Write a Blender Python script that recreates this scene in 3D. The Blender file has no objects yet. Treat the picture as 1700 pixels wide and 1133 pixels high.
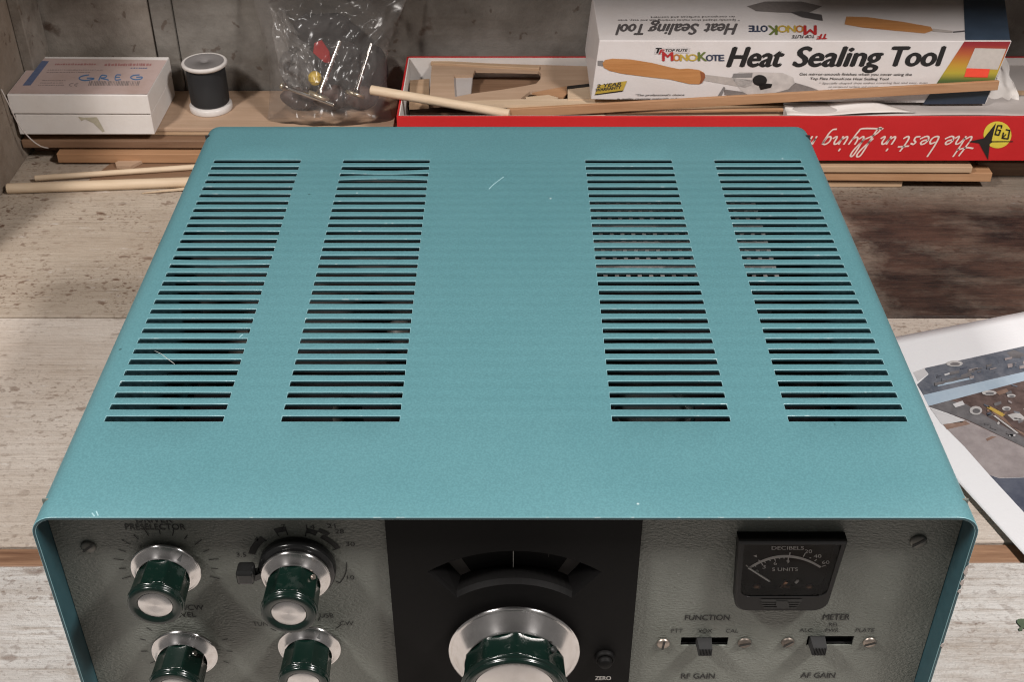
import bpy, bmesh, math, random
from mathutils import Vector, Matrix, noise, geometry

random.seed(7)
S = bpy.context.scene
R = math.radians

# ------------------------------------------------------------------ camera, world, lights, exposure
CAM = Vector((.0027, -.3502, .5275))
TILT = R(36.1)
FPX = 2020.0                                   # focal length in pixels of the 1700 px wide photograph
cam = bpy.data.cameras.new('camera')
cam.sensor_width = 36.0
cam.lens = 36.0 * FPX / 1700.0
cam.clip_start = .01
cam.clip_end = 60
cam.dof.use_dof = True
cam.dof.focus_distance = .62
cam.dof.aperture_fstop = 52
co = bpy.data.objects.new('camera', cam)
co.location = CAM
co.rotation_euler = (R(90) - TILT, 0, 0)
S.collection.objects.link(co)
S.camera = co

w = bpy.data.worlds.new('World')
S.world = w
w.use_nodes = True
wt = w.node_tree
tc = wt.nodes.new('ShaderNodeTexCoord')
sp = wt.nodes.new('ShaderNodeSeparateXYZ')
cr = wt.nodes.new('ShaderNodeValToRGB')          # the room: pale walls at eye level, dim ceiling
cr.color_ramp.elements[0].position = .12
cr.color_ramp.elements[0].color = (1.0, .95, .91, 1)
cr.color_ramp.elements[1].position = .62
cr.color_ramp.elements[1].color = (.22, .21, .205, 1)
wt.links.new(tc.outputs['Generated'], sp.inputs[0])
wt.links.new(sp.outputs[2], cr.inputs[0])
wt.links.new(cr.outputs[0], wt.nodes['Background'].inputs['Color'])
wt.nodes['Background'].inputs['Strength'].default_value = .19


def tube_light(name, loc, tilt, sx, sy, power, col):
    l = bpy.data.lights.new(name, 'AREA')
    l.shape = 'RECTANGLE'
    l.size = sx
    l.size_y = sy
    l.energy = power
    l.color = col
    o = bpy.data.objects.new(name, l)
    o.location = loc
    o.rotation_euler = (0, tilt, 0)
    S.collection.objects.link(o)


# two fluorescent fittings hanging over the bench, left and right of the radio
tube_light('ceiling_tube_light', (.74, -.27, 1.12), R(30), .13, .28, 21.5, (1.0, .955, .925))
tube_light('ceiling_tube_light', (-.70, -.27, 1.12), R(-30), .13, .28, 18.5, (1.0, .955, .925))

S.view_settings.view_transform = 'Standard'
S.view_settings.look = 'None'
S.view_settings.gamma = 1
S.view_settings.use_curve_mapping = False
S.view_settings.exposure = 0.0
S.cycles.filter_width = 1.05

# ------------------------------------------------------------------ measuring helpers
sT, cT = math.sin(TILT), math.cos(TILT)


def ray(px, py):
    u = (px - 850) / FPX
    v = (py - 566.5) / FPX
    return Vector((u, cT - v * sT, -sT - v * cT))


def oz(px, py, z):
    r = ray(px, py)
    return CAM + r * ((z - CAM.z) / r.z)


def oy(px, py, y):
    r = ray(px, py)
    return CAM + r * ((y - CAM.y) / r.y)


# ------------------------------------------------------------------ material helpers
MATS = {}


class NT:
    def __init__(self, name):
        m = bpy.data.materials.new(name)
        m.use_nodes = True
        self.m = m
        self.t = m.node_tree
        self.b = self.t.nodes['Principled BSDF']
        self.out = self.t.nodes['Material Output']
        tc = self.t.nodes.new('ShaderNodeTexCoord')
        self.co = tc.outputs['Object']

    def n(self, kind, **kw):
        x = self.t.nodes.new(kind)
        for k, v in kw.items():
            setattr(x, k, v)
        return x

    def l(self, a, b):
        self.t.links.new(a, b)

    def mapping(self, scale=(1, 1, 1), loc=(0, 0, 0)):
        x = self.n('ShaderNodeMapping')
        x.inputs['Scale'].default_value = scale
        x.inputs['Location'].default_value = loc
        self.l(self.co, x.inputs['Vector'])
        return x.outputs[0]

    def noise(self, scale, detail=4, rough=.55, vec=None, dist=0):
        x = self.n('ShaderNodeTexNoise')
        x.inputs['Scale'].default_value = scale
        x.inputs['Detail'].default_value = detail
        x.inputs['Roughness'].default_value = rough
        x.inputs['Distortion'].default_value = dist
        self.l(vec if vec is not None else self.co, x.inputs['Vector'])
        return x.outputs['Fac']

    def vor(self, scale, vec=None, feature='F1', rnd=1.0):
        x = self.n('ShaderNodeTexVoronoi', feature=feature)
        x.inputs['Scale'].default_value = scale
        x.inputs['Randomness'].default_value = rnd
        self.l(vec if vec is not None else self.co, x.inputs['Vector'])
        return x.outputs['Distance']

    def ramp(self, fac, stops):
        x = self.n('ShaderNodeValToRGB')
        cr = x.color_ramp
        while len(cr.elements) < len(stops):
            cr.elements.new(.5)
        for e, (p, c) in zip(cr.elements, stops):
            e.position = p
            e.color = (c, c, c, 1) if isinstance(c, (int, float)) else (*c, 1)
        self.l(fac, x.inputs[0])
        return x.outputs[0]

    def mix(self, fac, a, b, blend='MIX'):
        x = self.n('ShaderNodeMix', data_type='RGBA', blend_type=blend)
        for i, v in ((0, fac), (6, a), (7, b)):
            if isinstance(v, (int, float)):
                x.inputs[i].default_value = v if i == 0 else (v, v, v, 1)
            elif isinstance(v, tuple):
                x.inputs[i].default_value = (*v, 1)
            else:
                self.l(v, x.inputs[i])
        return x.outputs[2]

    def math(self, op, a, b=0.0):
        x = self.n('ShaderNodeMath', operation=op)
        for i, v in ((0, a), (1, b)):
            if isinstance(v, (int, float)):
                x.inputs[i].default_value = v
            else:
                self.l(v, x.inputs[i])
        return x.outputs[0]

    def bump(self, h, dist, strength=1.0, normal=None):
        x = self.n('ShaderNodeBump')
        x.inputs['Strength'].default_value = strength
        x.inputs['Distance'].default_value = dist
        self.l(h, x.inputs['Height'])
        if normal is not None:
            self.l(normal, x.inputs['Normal'])
        return x.outputs[0]

    def set(self, **kw):
        for k, v in kw.items():
            i = self.b.inputs[k.replace('_', ' ')]
            if isinstance(v, (int, float)):
                i.default_value = v
            elif isinstance(v, tuple):
                i.default_value = (*v, 1) if len(v) == 3 else v
            else:
                self.l(v, i)
        return self


def plain(name, col, rough=.6, metal=0.0, var=.12, scale=300, **kw):
    """a surface of one colour with slight natural variation"""
    if name in MATS:
        return MATS[name]
    t = NT(name)
    f = t.noise(scale, 3)
    c = t.mix(f, tuple(x * (1 - var) for x in col), tuple(min(1, x * (1 + var)) for x in col))
    t.set(Base_Color=c, Roughness=rough, Metallic=metal, **kw)
    MATS[name] = t.m
    return t.m


def mat_teal():
    t = NT('teal_paint')
    big = t.noise(9, 3)
    fine = t.noise(1050, 2, .6)
    mid = t.noise(430, 2, .5)
    c = t.mix(t.ramp(big, [(.3, 0), (.7, 1)]), (.074, .183, .205), (.085, .200, .223))
    c = t.mix(t.ramp(fine, [(.38, 0), (.66, 1)]), t.mix(1.0, c, (.89, .90, .90), 'MULTIPLY'), t.mix(1.0, c, (1.07, 1.07, 1.06), 'MULTIPLY'))
    # tiny pale chips and dark specks that stay in the paint
    v = t.vor(33)
    chips = t.ramp(v, [(.014, 1), (.026, 0)])
    c = t.mix(t.math('MULTIPLY', chips, .55), c, (.62, .68, .68))
    v2 = t.vor(30, t.mapping((1, 1, 1), (3.1, 1.7, .4)))
    c = t.mix(t.math('MULTIPLY', t.ramp(v2, [(.016, 1), (.026, 0)]), .7), c, (.02, .05, .05))
    sm = t.noise(14, 5, .65)                      # handling smudges and dull dusty patches
    c = t.mix(t.math('MULTIPLY', t.ramp(sm, [(.50, 0), (.72, 1)]), .22), c, t.mix(1.0, c, (.86, .90, .90), 'MULTIPLY'))
    h = t.math('ADD', fine, t.math('MULTIPLY', mid, .8))
    t.set(Base_Color=c, Roughness=t.math('ADD', t.math('MULTIPLY', sm, .30), .27), Normal=t.bump(h, .00016, .55))
    t.b.inputs['Specular IOR Level'].default_value = .45
    return t.m


def mat_teal_edge():
    t = NT('worn_highlit_teal_edge')
    f = t.noise(160, 4)
    c = t.mix(t.ramp(f, [(.62, 0), (.72, 1)]), (.17, .31, .335), (.42, .52, .53))  # worn paint, with the edge highlight lightened into its colour too
    t.set(Base_Color=c, Roughness=.28)
    return t.m


def mat_panel():
    t = NT('grey_hammered_paint')
    # diagonal ripple of the leather-like finish
    rot = t.n('ShaderNodeMapping')
    rot.inputs['Rotation'].default_value = (0, R(38), 0)
    rot.inputs['Scale'].default_value = (1, 1, 1.9)
    t.l(t.co, rot.inputs['Vector'])
    n1 = t.noise(520, 3, .55, rot.outputs[0])
    n2 = t.noise(900, 2)
    big = t.noise(28, 4)
    c = t.mix(t.ramp(big, [(.35, 0), (.7, 1)]), (.124, .131, .112), (.166, .173, .152))
    rust = t.math('MULTIPLY', t.ramp(t.noise(34, 4, .65), [(.66, 0), (.76, 1)]), .55)
    c = t.mix(rust, c, (.10, .062, .032))
    sp = t.ramp(t.vor(160), [(.05, 1), (.09, 0)])
    c = t.mix(t.math('MULTIPLY', sp, .25), c, (.42, .42, .40))
    h = t.math('ADD', t.math('MULTIPLY', n1, 1.0), t.math('MULTIPLY', n2, .35))
    t.set(Base_Color=c, Roughness=.46, Normal=t.bump(h, .0007, .8))
    return t.m


def mat_bench(name, a, b, spots=1.0, stain=None, seed=0.0, rough_paint=0.0, grain=1.0):
    """old board with thin dirty white paint, grain along x"""
    t = NT(name)
    g = t.noise(34, 8, .62, t.mapping((.10, 1, 1), (seed, seed, 0)), .4)
    g2 = t.noise(230, 6, .70, t.mapping((.06, 1, 1), (seed * 2, 0, 0)), .3)
    patch = t.noise(7.5, 5, .6, t.mapping((.7, 1.6, 1), (seed, 2 * seed, 0)))
    mot = t.noise(70, 6, .7)
    c = t.mix(t.ramp(patch, [(.30, 0), (.72, 1)]), a, b)
    dk = t.mix(1.0, c, (.66, .60, .55), 'MULTIPLY')
    c = t.mix(t.math('MULTIPLY', t.ramp(g, [(.50, 0), (.72, 1)]), .55 * grain), c, dk)
    c = t.mix(t.math('MULTIPLY', t.ramp(g2, [(.50, 0), (.66, 1)]), .60 * grain), c, dk)
    c = t.mix(t.math('MULTIPLY', t.ramp(mot, [(.50, 0), (.70, 1)]), .28), c, t.mix(1.0, c, (.80, .75, .70), 'MULTIPLY'))
    # brown rust specks and blots of uneven size and shape, thick in some places and few in others
    dens = t.ramp(t.noise(8, 4, .6, t.mapping((1, 1.5, 1), (seed * 3 + 1, 0, 0))), [(.40, .10), (.60, 1.0)])
    for s_, lo, hi, k, st_ in ((420, .58, .66, .55, .8), (210, .60, .67, .75, .75), (105, .635, .685, .9, .7), (48, .68, .72, .95, .6)):
        m = t.ramp(t.noise(s_, 2, .5, t.mapping((st_, 1, 1), (seed * s_ * .01, seed, 0))), [(lo, 0), (hi, 1)])
        m = t.math('MINIMUM', t.math('MULTIPLY', t.math('MULTIPLY', m, dens), k * spots), .9)
        c = t.mix(m, c, (.125, .064, .036))
    # worn places where the paint has gone thin
    wn = t.ramp(t.noise(26, 8, .72, t.mapping((.35, 1, 1), (seed * 5, 1, 0))), [(.52, 0), (.66, 1)])
    c = t.mix(t.math('MULTIPLY', wn, .30 * grain), c, (.30, .225, .165))
    hl = t.ramp(t.noise(170, 6, .75, t.mapping((.22, 1, 1), (seed, 9, 0))), [(.60, 0), (.70, 1)])
    c = t.mix(t.math('MULTIPLY', hl, .55), c, (.74, .72, .70))
    # bare scratches and flecks
    cr = t.ramp(t.noise(110, 5, .75, t.mapping((.25, 1, 1), (seed, 3, 0))), [(.60, 0), (.68, 1)])
    c = t.mix(t.math('MULTIPLY', cr, .35 * grain), c, (.27, .20, .155))
    fl = t.ramp(t.vor(120, t.mapping((.6, 1, 1), (5, seed, 0))), [(.04, 1), (.065, 0)])
    c = t.mix(t.math('MULTIPLY', fl, .35), c, (.70, .66, .62))
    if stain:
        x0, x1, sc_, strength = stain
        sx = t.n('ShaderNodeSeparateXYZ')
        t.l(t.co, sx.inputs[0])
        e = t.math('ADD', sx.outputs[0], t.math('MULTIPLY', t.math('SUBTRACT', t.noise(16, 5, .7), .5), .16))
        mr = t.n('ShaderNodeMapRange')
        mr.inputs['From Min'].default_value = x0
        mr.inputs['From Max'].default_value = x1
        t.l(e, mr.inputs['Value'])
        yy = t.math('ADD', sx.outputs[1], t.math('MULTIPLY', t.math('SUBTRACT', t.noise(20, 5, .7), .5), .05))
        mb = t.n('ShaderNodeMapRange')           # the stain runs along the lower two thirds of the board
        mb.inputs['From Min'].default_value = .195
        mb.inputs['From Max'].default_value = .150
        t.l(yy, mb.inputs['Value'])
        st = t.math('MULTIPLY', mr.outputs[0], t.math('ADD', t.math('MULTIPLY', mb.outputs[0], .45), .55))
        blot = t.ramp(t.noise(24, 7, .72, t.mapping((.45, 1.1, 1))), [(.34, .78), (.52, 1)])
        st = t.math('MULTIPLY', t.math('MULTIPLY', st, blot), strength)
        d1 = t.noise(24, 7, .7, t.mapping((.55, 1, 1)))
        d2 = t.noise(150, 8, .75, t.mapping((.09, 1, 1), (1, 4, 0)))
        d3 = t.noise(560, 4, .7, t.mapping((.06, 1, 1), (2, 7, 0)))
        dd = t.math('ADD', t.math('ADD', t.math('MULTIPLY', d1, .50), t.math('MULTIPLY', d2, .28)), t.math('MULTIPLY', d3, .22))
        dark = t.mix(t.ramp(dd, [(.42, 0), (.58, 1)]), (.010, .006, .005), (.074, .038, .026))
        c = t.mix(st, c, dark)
    h = t.math('ADD', t.math('ADD', g2, t.math('MULTIPLY', mot, .5)), t.math('MULTIPLY', t.noise(420, 4, .7), .4 + rough_paint))
    t.set(Base_Color=c, Roughness=.62, Normal=t.bump(h, .0013 + .0012 * rough_paint, .75))
    return t.m


def mat_wall(name, a, b):
    t = NT(name)
    g = t.noise(30, 7, .6, t.mapping((.14, 1, 1), (2, 0, 0)), .5)
    p = t.noise(11, 7, .68)
    c = t.mix(t.ramp(p, [(.36, 0), (.62, 1)]), a, b)
    c = t.mix(t.math('MULTIPLY', t.ramp(g, [(.50, 0), (.74, 1)]), .5), c, t.mix(1.0, c, (.58, .52, .46), 'MULTIPLY'))
    nx = t.n('ShaderNodeTexNoise')
    nx.inputs['Scale'].default_value = 70
    nx.inputs['Detail'].default_value = 4
    t.l(t.co, nx.inputs['Vector'])
    sc = t.n('ShaderNodeVectorMath', operation='SCALE')
    sc.inputs['Scale'].default_value = .030
    t.l(nx.outputs['Color'], sc.inputs[0])
    wp = t.n('ShaderNodeVectorMath', operation='ADD')
    t.l(t.co, wp.inputs[0])
    t.l(sc.outputs[0], wp.inputs[1])
    v = t.vor(21, wp.outputs[0])
    c = t.mix(t.math('MULTIPLY', t.ramp(v, [(.06, 1), (.16, 0)]), .85), c, (.06, .032, .018))
    v = t.vor(48, wp.outputs[0])
    c = t.mix(t.math('MULTIPLY', t.ramp(v, [(.10, 1), (.17, 0)]), .6), c, (.07, .04, .025))
    t.set(Base_Color=c, Roughness=.75, Normal=t.bump(t.math('ADD', g, t.noise(160, 5, .7)), .0012, .6))
    return t.m


def mat_wood(name, a, b, axis='x', scale=1.0, rough=.6):
    if name in MATS:
        return MATS[name]
    t = NT(name)
    sc = {'x': (.06, 1, 1), 'y': (1, .06, 1)}[axis]
    g = t.noise(160 * scale, 6, .6, t.mapping(sc), .3)
    f = t.noise(700 * scale, 4, .6, t.mapping(sc))
    p = t.noise(22, 3)
    c = t.mix(t.ramp(g, [(.32, 0), (.70, 1)]), a, b)
    c = t.mix(t.math('MULTIPLY', t.ramp(p, [(.4, 0), (.7, 1)]), .30), c, t.mix(1.0, c, (.74, .66, .58), 'MULTIPLY'))
    t.set(Base_Color=c, Roughness=rough, Normal=t.bump(t.math('ADD', g, f), .0004, .5))
    MATS[name] = t.m
    return t.m


def mat_card(name, col, rough=.55, dirt=.25, spec=.4):
    if name in MATS:
        return MATS[name]
    t = NT(name)
    p = t.noise(18, 5, .65)
    f = t.noise(420, 3)
    d = tuple(x * k for x, k in zip(col, (.80, .74, .68)))
    c = t.mix(t.math('MULTIPLY', t.ramp(p, [(.42, 0), (.75, 1)]), dirt * 2), col, d)
    t.set(Base_Color=c, Roughness=rough, Normal=t.bump(t.math('ADD', f, t.math('MULTIPLY', p, 2)), .0003, .35))
    t.b.inputs['Specular IOR Level'].default_value = spec
    MATS[name] = t.m
    return t.m


def mat_knob():
    t = NT('dark_green_bakelite')
    d = t.ramp(t.noise(170, 5, .7), [(.55, 0), (.80, 1)])
    c = t.mix(t.math('MULTIPLY', d, .22), (.0024, .0096, .0069), (.05, .056, .05))
    t.set(Base_Color=c, Roughness=t.math('ADD', t.math('MULTIPLY', d, .3), .20))
    t.b.inputs['Coat Weight'].default_value = .08
    t.b.inputs['Coat Roughness'].default_value = .1
    return t.m


def mat_spun(name='spun_aluminium', rough=.25, aniso=.85):
    t = NT(name)
    tg = t.n('ShaderNodeTangent', direction_type='RADIAL', axis='Y')
    f = t.noise(90, 4, .6)
    c = t.mix(t.ramp(f, [(.35, 0), (.75, 1)]), (.56, .54, .53), (.70, .68, .67))
    t.set(Base_Color=c, Metallic=1.0, Roughness=t.math('ADD', t.math('MULTIPLY', f, .10), rough - .05), Tangent=tg.outputs[0], Anisotropic=aniso, Anisotropic_Rotation=.25)
    return t.m


def mat_clear(name, tint, rough, ior, milk=0.0, edge=None):
    """thin clear plastic: mostly see-through, mirror reflections by Fresnel"""
    t = NT(name)
    tr = t.n('ShaderNodeBsdfTransparent')
    tr.inputs[0].default_value = (*tint, 1)
    gl = t.n('ShaderNodeBsdfGlossy')
    gl.inputs['Roughness'].default_value = rough
    fr = t.n('ShaderNodeFresnel')
    fr.inputs[0].default_value = ior
    m = t.n('ShaderNodeMixShader')
    t.l(fr.outputs[0], m.inputs[0])
    t.l(tr.outputs[0], m.inputs[1])
    t.l(gl.outputs[0], m.inputs[2])
    last = m
    if milk:
        df = t.n('ShaderNodeBsdfDiffuse')
        df.inputs[0].default_value = (.75, .72, .70, 1)
        m2 = t.n('ShaderNodeMixShader')
        m2.inputs[0].default_value = milk
        t.l(m.outputs[0], m2.inputs[1])
        t.l(df.outputs[0], m2.inputs[2])
        last = m2
    t.l(last.outputs[0], t.out.inputs[0])
    return t.m


def mat_rainbow(name, z0, z1, stops):
    """printed colour band that fades from one ink to the next up the carton"""
    t = NT(name)
    sx = t.n('ShaderNodeSeparateXYZ')
    t.l(t.co, sx.inputs[0])
    mr = t.n('ShaderNodeMapRange')
    mr.inputs['From Min'].default_value = z0
    mr.inputs['From Max'].default_value = z1
    t.l(sx.outputs[2], mr.inputs['Value'])
    t.set(Base_Color=t.ramp(mr.outputs[0], stops), Roughness=.45)
    return t.m


# ------------------------------------------------------------------ mesh helpers
ORG = {}


def link(o, parent=None):
    S.collection.objects.link(o)
    if parent is not None:
        o.parent = parent


def tag(o, label=None, cat=None, group=None, kind=None):
    for k, v in (('label', label), ('category', cat), ('group', group), ('kind', kind)):
        if v:
            o[k] = v
    return o


def thing(name, label, cat, loc, group=None):
    o = bpy.data.objects.new(name, None)
    o.location = loc
    o.empty_display_size = .02
    link(o)
    ORG[o.name] = Vector(loc)
    return tag(o, label, cat, group)


class MB:
    """collects faces and links them as ONE mesh object"""

    def __init__(self):
        self.v, self.f, self.mi, self.sm, self.mats = [], [], [], [], []

    def m(self, mat):
        if mat not in self.mats:
            self.mats.append(mat)
        return self.mats.index(mat)

    def add(self, vs, fs, mat, smooth=False):
        k = len(self.v)
        i = self.m(mat)
        self.v += [Vector(x) for x in vs]
        for f in fs:
            self.f.append([k + a for a in f])
            self.mi.append(i)
            self.sm.append(smooth)
        return self

    def box(self, x0, x1, y0, y1, z0, z1, mat):
        vs = [(x, y, z) for z in (z0, z1) for y in (y0, y1) for x in (x0, x1)]
        return self.hexa(vs, mat)

    def hexa(self, vs, mat):
        # order: bottom (x0y0, x1y0, x0y1, x1y1), then top
        return self.add(vs, [(0, 2, 3, 1), (4, 5, 7, 6), (0, 1, 5, 4), (2, 6, 7, 3), (0, 4, 6, 2), (1, 3, 7, 5)], mat)

    def beam(self, p0, p1, wd, ht, mat, up=(0, 0, 1)):
        p0, p1 = Vector(p0), Vector(p1)
        d = (p1 - p0).normalized()
        sd = d.cross(Vector(up)).normalized()
        u = sd.cross(d).normalized()
        vs = []
        for b in (-ht / 2, ht / 2):
            for a in (wd / 2, -wd / 2):
                for p in (p0, p1):
                    vs.append(p + sd * a + u * b)
        return self.hexa(vs, mat)

    def tube(self, pts, r, mat, n=12, cap=True, r1=None):
        pts = [Vector(p) for p in pts]
        vs, fs = [], []
        for i, p in enumerate(pts):
            a = pts[max(0, i - 1)]
            b = pts[min(len(pts) - 1, i + 1)]
            d = (b - a).normalized()
            s = d.cross(Vector((.13, .21, 1))).normalized()
            u = s.cross(d)
            rr = r if r1 is None else r + (r1 - r) * i / (len(pts) - 1)
            for k in range(n):
                t = 2 * math.pi * k / n
                vs.append(p + (s * math.cos(t) + u * math.sin(t)) * rr)
        for i in range(len(pts) - 1):
            for k in range(n):
                a, b = i * n + k, i * n + (k + 1) % n
                fs.append((a, b, b + n, a + n))
        self.add(vs, fs, mat, True)
        if cap:
            self.add(vs[:n], [tuple(range(n))[::-1]], mat)
            self.add(vs[-n:], [tuple(range(n))], mat)
        return self

    def lathe(self, prof, mat, origin=(0, 0, 0), axis='y', n=48, smooth=True, rfun=None, mats=None):
        """prof: (radius, position along axis)"""
        o = Vector(origin)
        vs, fs = [], []
        for i, (r, h) in enumerate(prof):
            for k in range(n):
                t = 2 * math.pi * k / n
                rr = r if rfun is None else rfun(r, h, t, i)
                a, b = rr * math.cos(t), rr * math.sin(t)
                vs.append(o + (Vector((a, h, b)) if axis == 'y' else Vector((a, b, h))))
        for i in range(len(prof) - 1):
            for k in range(n):
                a, b = i * n + k, i * n + (k + 1) % n
                fs.append((a, b, b + n, a + n) if axis == 'z' else (b, a, a + n, b + n))
        return self.add(vs, fs, mat, smooth)

    def poly(self, pts, mat, th=None, holes=()):
        """flat polygon of 3D points (with holes); th: thickness vector for a real slab"""
        loops = [[Vector(p) for p in pts]] + [[Vector(p) for p in h] for h in holes]
        tri = geometry.tessellate_polygon(loops)
        flat = [p for l_ in loops for p in l_]
        if th is None:
            return self.add(flat, tri, mat)
        th = Vector(th)
        self.add(flat, tri, mat)
        self.add([p + th for p in flat], [t[::-1] for t in tri], mat)
        for l_ in loops:
            n = len(l_)
            self.add(l_ + [p + th for p in l_], [(i, (i + 1) % n, n + (i + 1) % n, n + i) for i in range(n)], mat)
        return self

    def build(self, name, parent=None, origin=None, bevel=None, seg=2, recalc=True):
        if parent is not None:
            org = ORG[parent.name]
        elif origin is not None:
            org = Vector(origin)
        else:
            lo = [min(p[i] for p in self.v) for i in range(3)]
            hi = [max(p[i] for p in self.v) for i in range(3)]
            org = Vector(((lo[0] + hi[0]) / 2, (lo[1] + hi[1]) / 2, lo[2]))
        me = bpy.data.meshes.new(name)
        me.from_pydata([p - org for p in self.v], [], self.f)
        for mt in self.mats:
            me.materials.append(mt)
        me.polygons.foreach_set('material_index', self.mi)
        me.polygons.foreach_set('use_smooth', self.sm)
        if recalc:
            bm = bmesh.new()
            bm.from_mesh(me)
            bmesh.ops.remove_doubles(bm, verts=bm.verts, dist=1e-6)
            bmesh.ops.recalc_face_normals(bm, faces=bm.faces)
            bm.to_mesh(me)
            bm.free()
        me.update()
        o = bpy.data.objects.new(name, me)
        link(o, parent)
        if parent is None:
            o.location = org
        ORG[o.name] = org
        if bevel:
            b = o.modifiers.new('bevel', 'BEVEL')
            b.width = bevel
            b.segments = seg
            b.limit_method = 'ANGLE'
            b.angle_limit = R(40)
        return o


# text --------------------------------------------------------------
_GLY = {}


def text_geom(s, bold=0.0):
    """flat outline of a word: verts (x, y) with capital height 1, triangles"""
    key = (s, bold)
    if key not in _GLY:
        cu = bpy.data.curves.new('t', 'FONT')
        cu.body = s
        cu.offset = bold
        cu.resolution_u = 4
        o = bpy.data.objects.new('t', cu)
        S.collection.objects.link(o)
        dg = bpy.context.evaluated_depsgraph_get()
        me = bpy.data.meshes.new_from_object(o.evaluated_get(dg))
        vs = [(v.co.x, v.co.y) for v in me.vertices]
        fs = [tuple(p.vertices) for p in me.polygons]
        bpy.data.objects.remove(o)
        bpy.data.curves.remove(cu)
        bpy.data.meshes.remove(me)
        _GLY[key] = (vs, fs)
    return _GLY[key]


_H = None


def text_px(mb, s, plane, p0, p1, h, mat, bold=0.0, shear=0.0, strikes=0.0):
    """lay a word on a surface: baseline from pixel p0 to p1, capital height h pixels"""
    global _H
    if _H is None:
        _H = max(y for x, y in text_geom('H')[0])
    vs, fs = text_geom(s)
    if not vs:
        return
    vv = [(x + shear * y, y) for x, y in vs]
    x0 = min(v[0] for v in vv)
    x1 = max(v[0] for v in vv)
    d = Vector((p1[0] - p0[0], p1[1] - p0[1]))
    up = Vector((d.y, -d.x)).normalized() * h
    dn = d.normalized()
    un = up.normalized()
    wgt = h * bold * 2.0                     # a heavier face: the word struck several times, each a hair apart
    shifts = [(0, 0)] if wgt < .05 else [(-1, 0), (0, -.5), (0, .5), (1, 0)]
    for q, (sx_, sy_) in enumerate(shifts):
        pts = []
        for x, y in vv:
            a = (x - x0) / (x1 - x0)
            b = y / _H
            e = 1 - 2 * wgt / max(1e-6, d.length)
            px = p0[0] + dn.x * (wgt + d.length * e * a + sx_ * wgt) + up.x * b + un.x * sy_ * wgt
            py = p0[1] + dn.y * (wgt + d.length * e * a + sx_ * wgt) + up.y * b + un.y * sy_ * wgt
            pts.append(plane(px, py))
        mb.add([p + (CAM - p).normalized() * .00002 * q for p in pts], fs, mat)


def text_on(mb, s, centre, width, h, mat, y, bold=.015, shear=0.0):
    """a word on an upright plane facing -y: centred at (x, z of baseline), given width and capital height in metres"""
    global _H
    if _H is None:
        _H = max(yy for x, yy in text_geom('H')[0])
    vs, fs = text_geom(s)
    vv = [(x + shear * yy, yy) for x, yy in vs]
    x0 = min(v[0] for v in vv)
    x1 = max(v[0] for v in vv)
    wgt = h * bold * 3.2
    for q, sx_ in enumerate((0,) if wgt < .00003 else (-1, 0, 1)):
        mb.add([Vector((centre[0] + sx_ * wgt - width / 2 + width * (x - x0) / (x1 - x0), y - .00002 * q, centre[1] + h * yy / _H)) for x, yy in vv], fs, mat)


def ribbon(mb, pts, wd, mat, place, steps=6):
    """brush stroke of even width through 2D points (Catmull-Rom), placed by place(u, v)"""
    P = [Vector(p) for p in pts]
    if len(P) > 2:
        Q = [P[0]] + P + [P[-1]]
        c = []
        for i in range(1, len(Q) - 2):
            for k in range(steps):
                t = k / steps
                a, b, d, e = Q[i - 1], Q[i], Q[i + 1], Q[i + 2]
                c.append(.5 * ((2 * b) + (d - a) * t + (2 * a - 5 * b + 4 * d - e) * t * t + (3 * b - a - 3 * d + e) * t ** 3))
        c.append(P[-1])
    else:
        c = P
    vs, fs = [], []
    n = len(c)
    for i, p in enumerate(c):
        d = c[min(n - 1, i + 1)] - c[max(0, i - 1)]
        d = d.normalized() if d.length > 1e-9 else Vector((1, 0))
        s = Vector((-d.y, d.x)) * wd / 2
        e = d * (wd * .3 if i == n - 1 else -wd * .3 if i == 0 else 0)
        vs += [place(*(p + s + e)), place(*(p - s + e))]
        if i:
            fs.append((2 * i - 2, 2 * i - 1, 2 * i + 1, 2 * i))
    mb.add(vs, fs, mat)


def pxpoly(mb, pts, plane, mat):
    mb.poly([plane(*p) for p in pts], mat)


def crop(ox_, oy_, k):
    return lambda pts: [(x / k + ox_, y / k + oy_) for x, y in pts]


# ------------------------------------------------------------------ shared materials
TEAL = mat_teal()
TEAL_E = mat_teal_edge()
PANEL = mat_panel()
KNOB = mat_knob()
SPUN = mat_spun()
BLACK = plain('black_crackle_paint', (.0040, .0036, .0035), .6, var=.3, scale=700)
BLACK.node_tree.nodes['Principled BSDF'].inputs['Specular IOR Level'].default_value = .12
BLACKGLOSS = plain('black_gloss_plastic', (.009, .009, .009), .22, var=.3)
INK = plain('black_ink', (.010, .010, .009), .6)
INKSOFT = plain('faded_black_ink', (.035, .032, .030), .7)
WHITEINK = plain('white_ink', (.55, .53, .50), .6)
DARK = plain('chassis_dark_metal', (.030, .030, .032), .5, .4)
STEEL = plain('tarnished_steel', (.34, .29, .25), .42, .9, var=.35, scale=500)
DULLSTEEL = plain('dull_dark_steel', (.16, .135, .115), .5, .8, var=.45, scale=500)
CHROME = plain('bright_steel', (.66, .63, .60), .25, 1.0, var=.15)
RUBBER = plain('black_rubber', (.012, .012, .012), .8)
BALSA = mat_wood('pale_balsa', (.52, .38, .255), (.62, .475, .335))
BALSA2 = mat_wood('tan_balsa', (.42, .275, .165), (.50, .345, .22))
SPRUCE = mat_wood('orange_spruce', (.37, .195, .098), (.46, .26, .14))
PLY = mat_wood('brown_plywood', (.17, .094, .054), (.25, .148, .088))
PLYLT = mat_wood('light_plywood', (.40, .27, .18), (.48, .335, .235))
DOWEL = mat_wood('ramin_dowel', (.58, .44, .30), (.68, .54, .39))
WHITECARD = mat_card('white_card', (.72, .68, .65))
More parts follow.
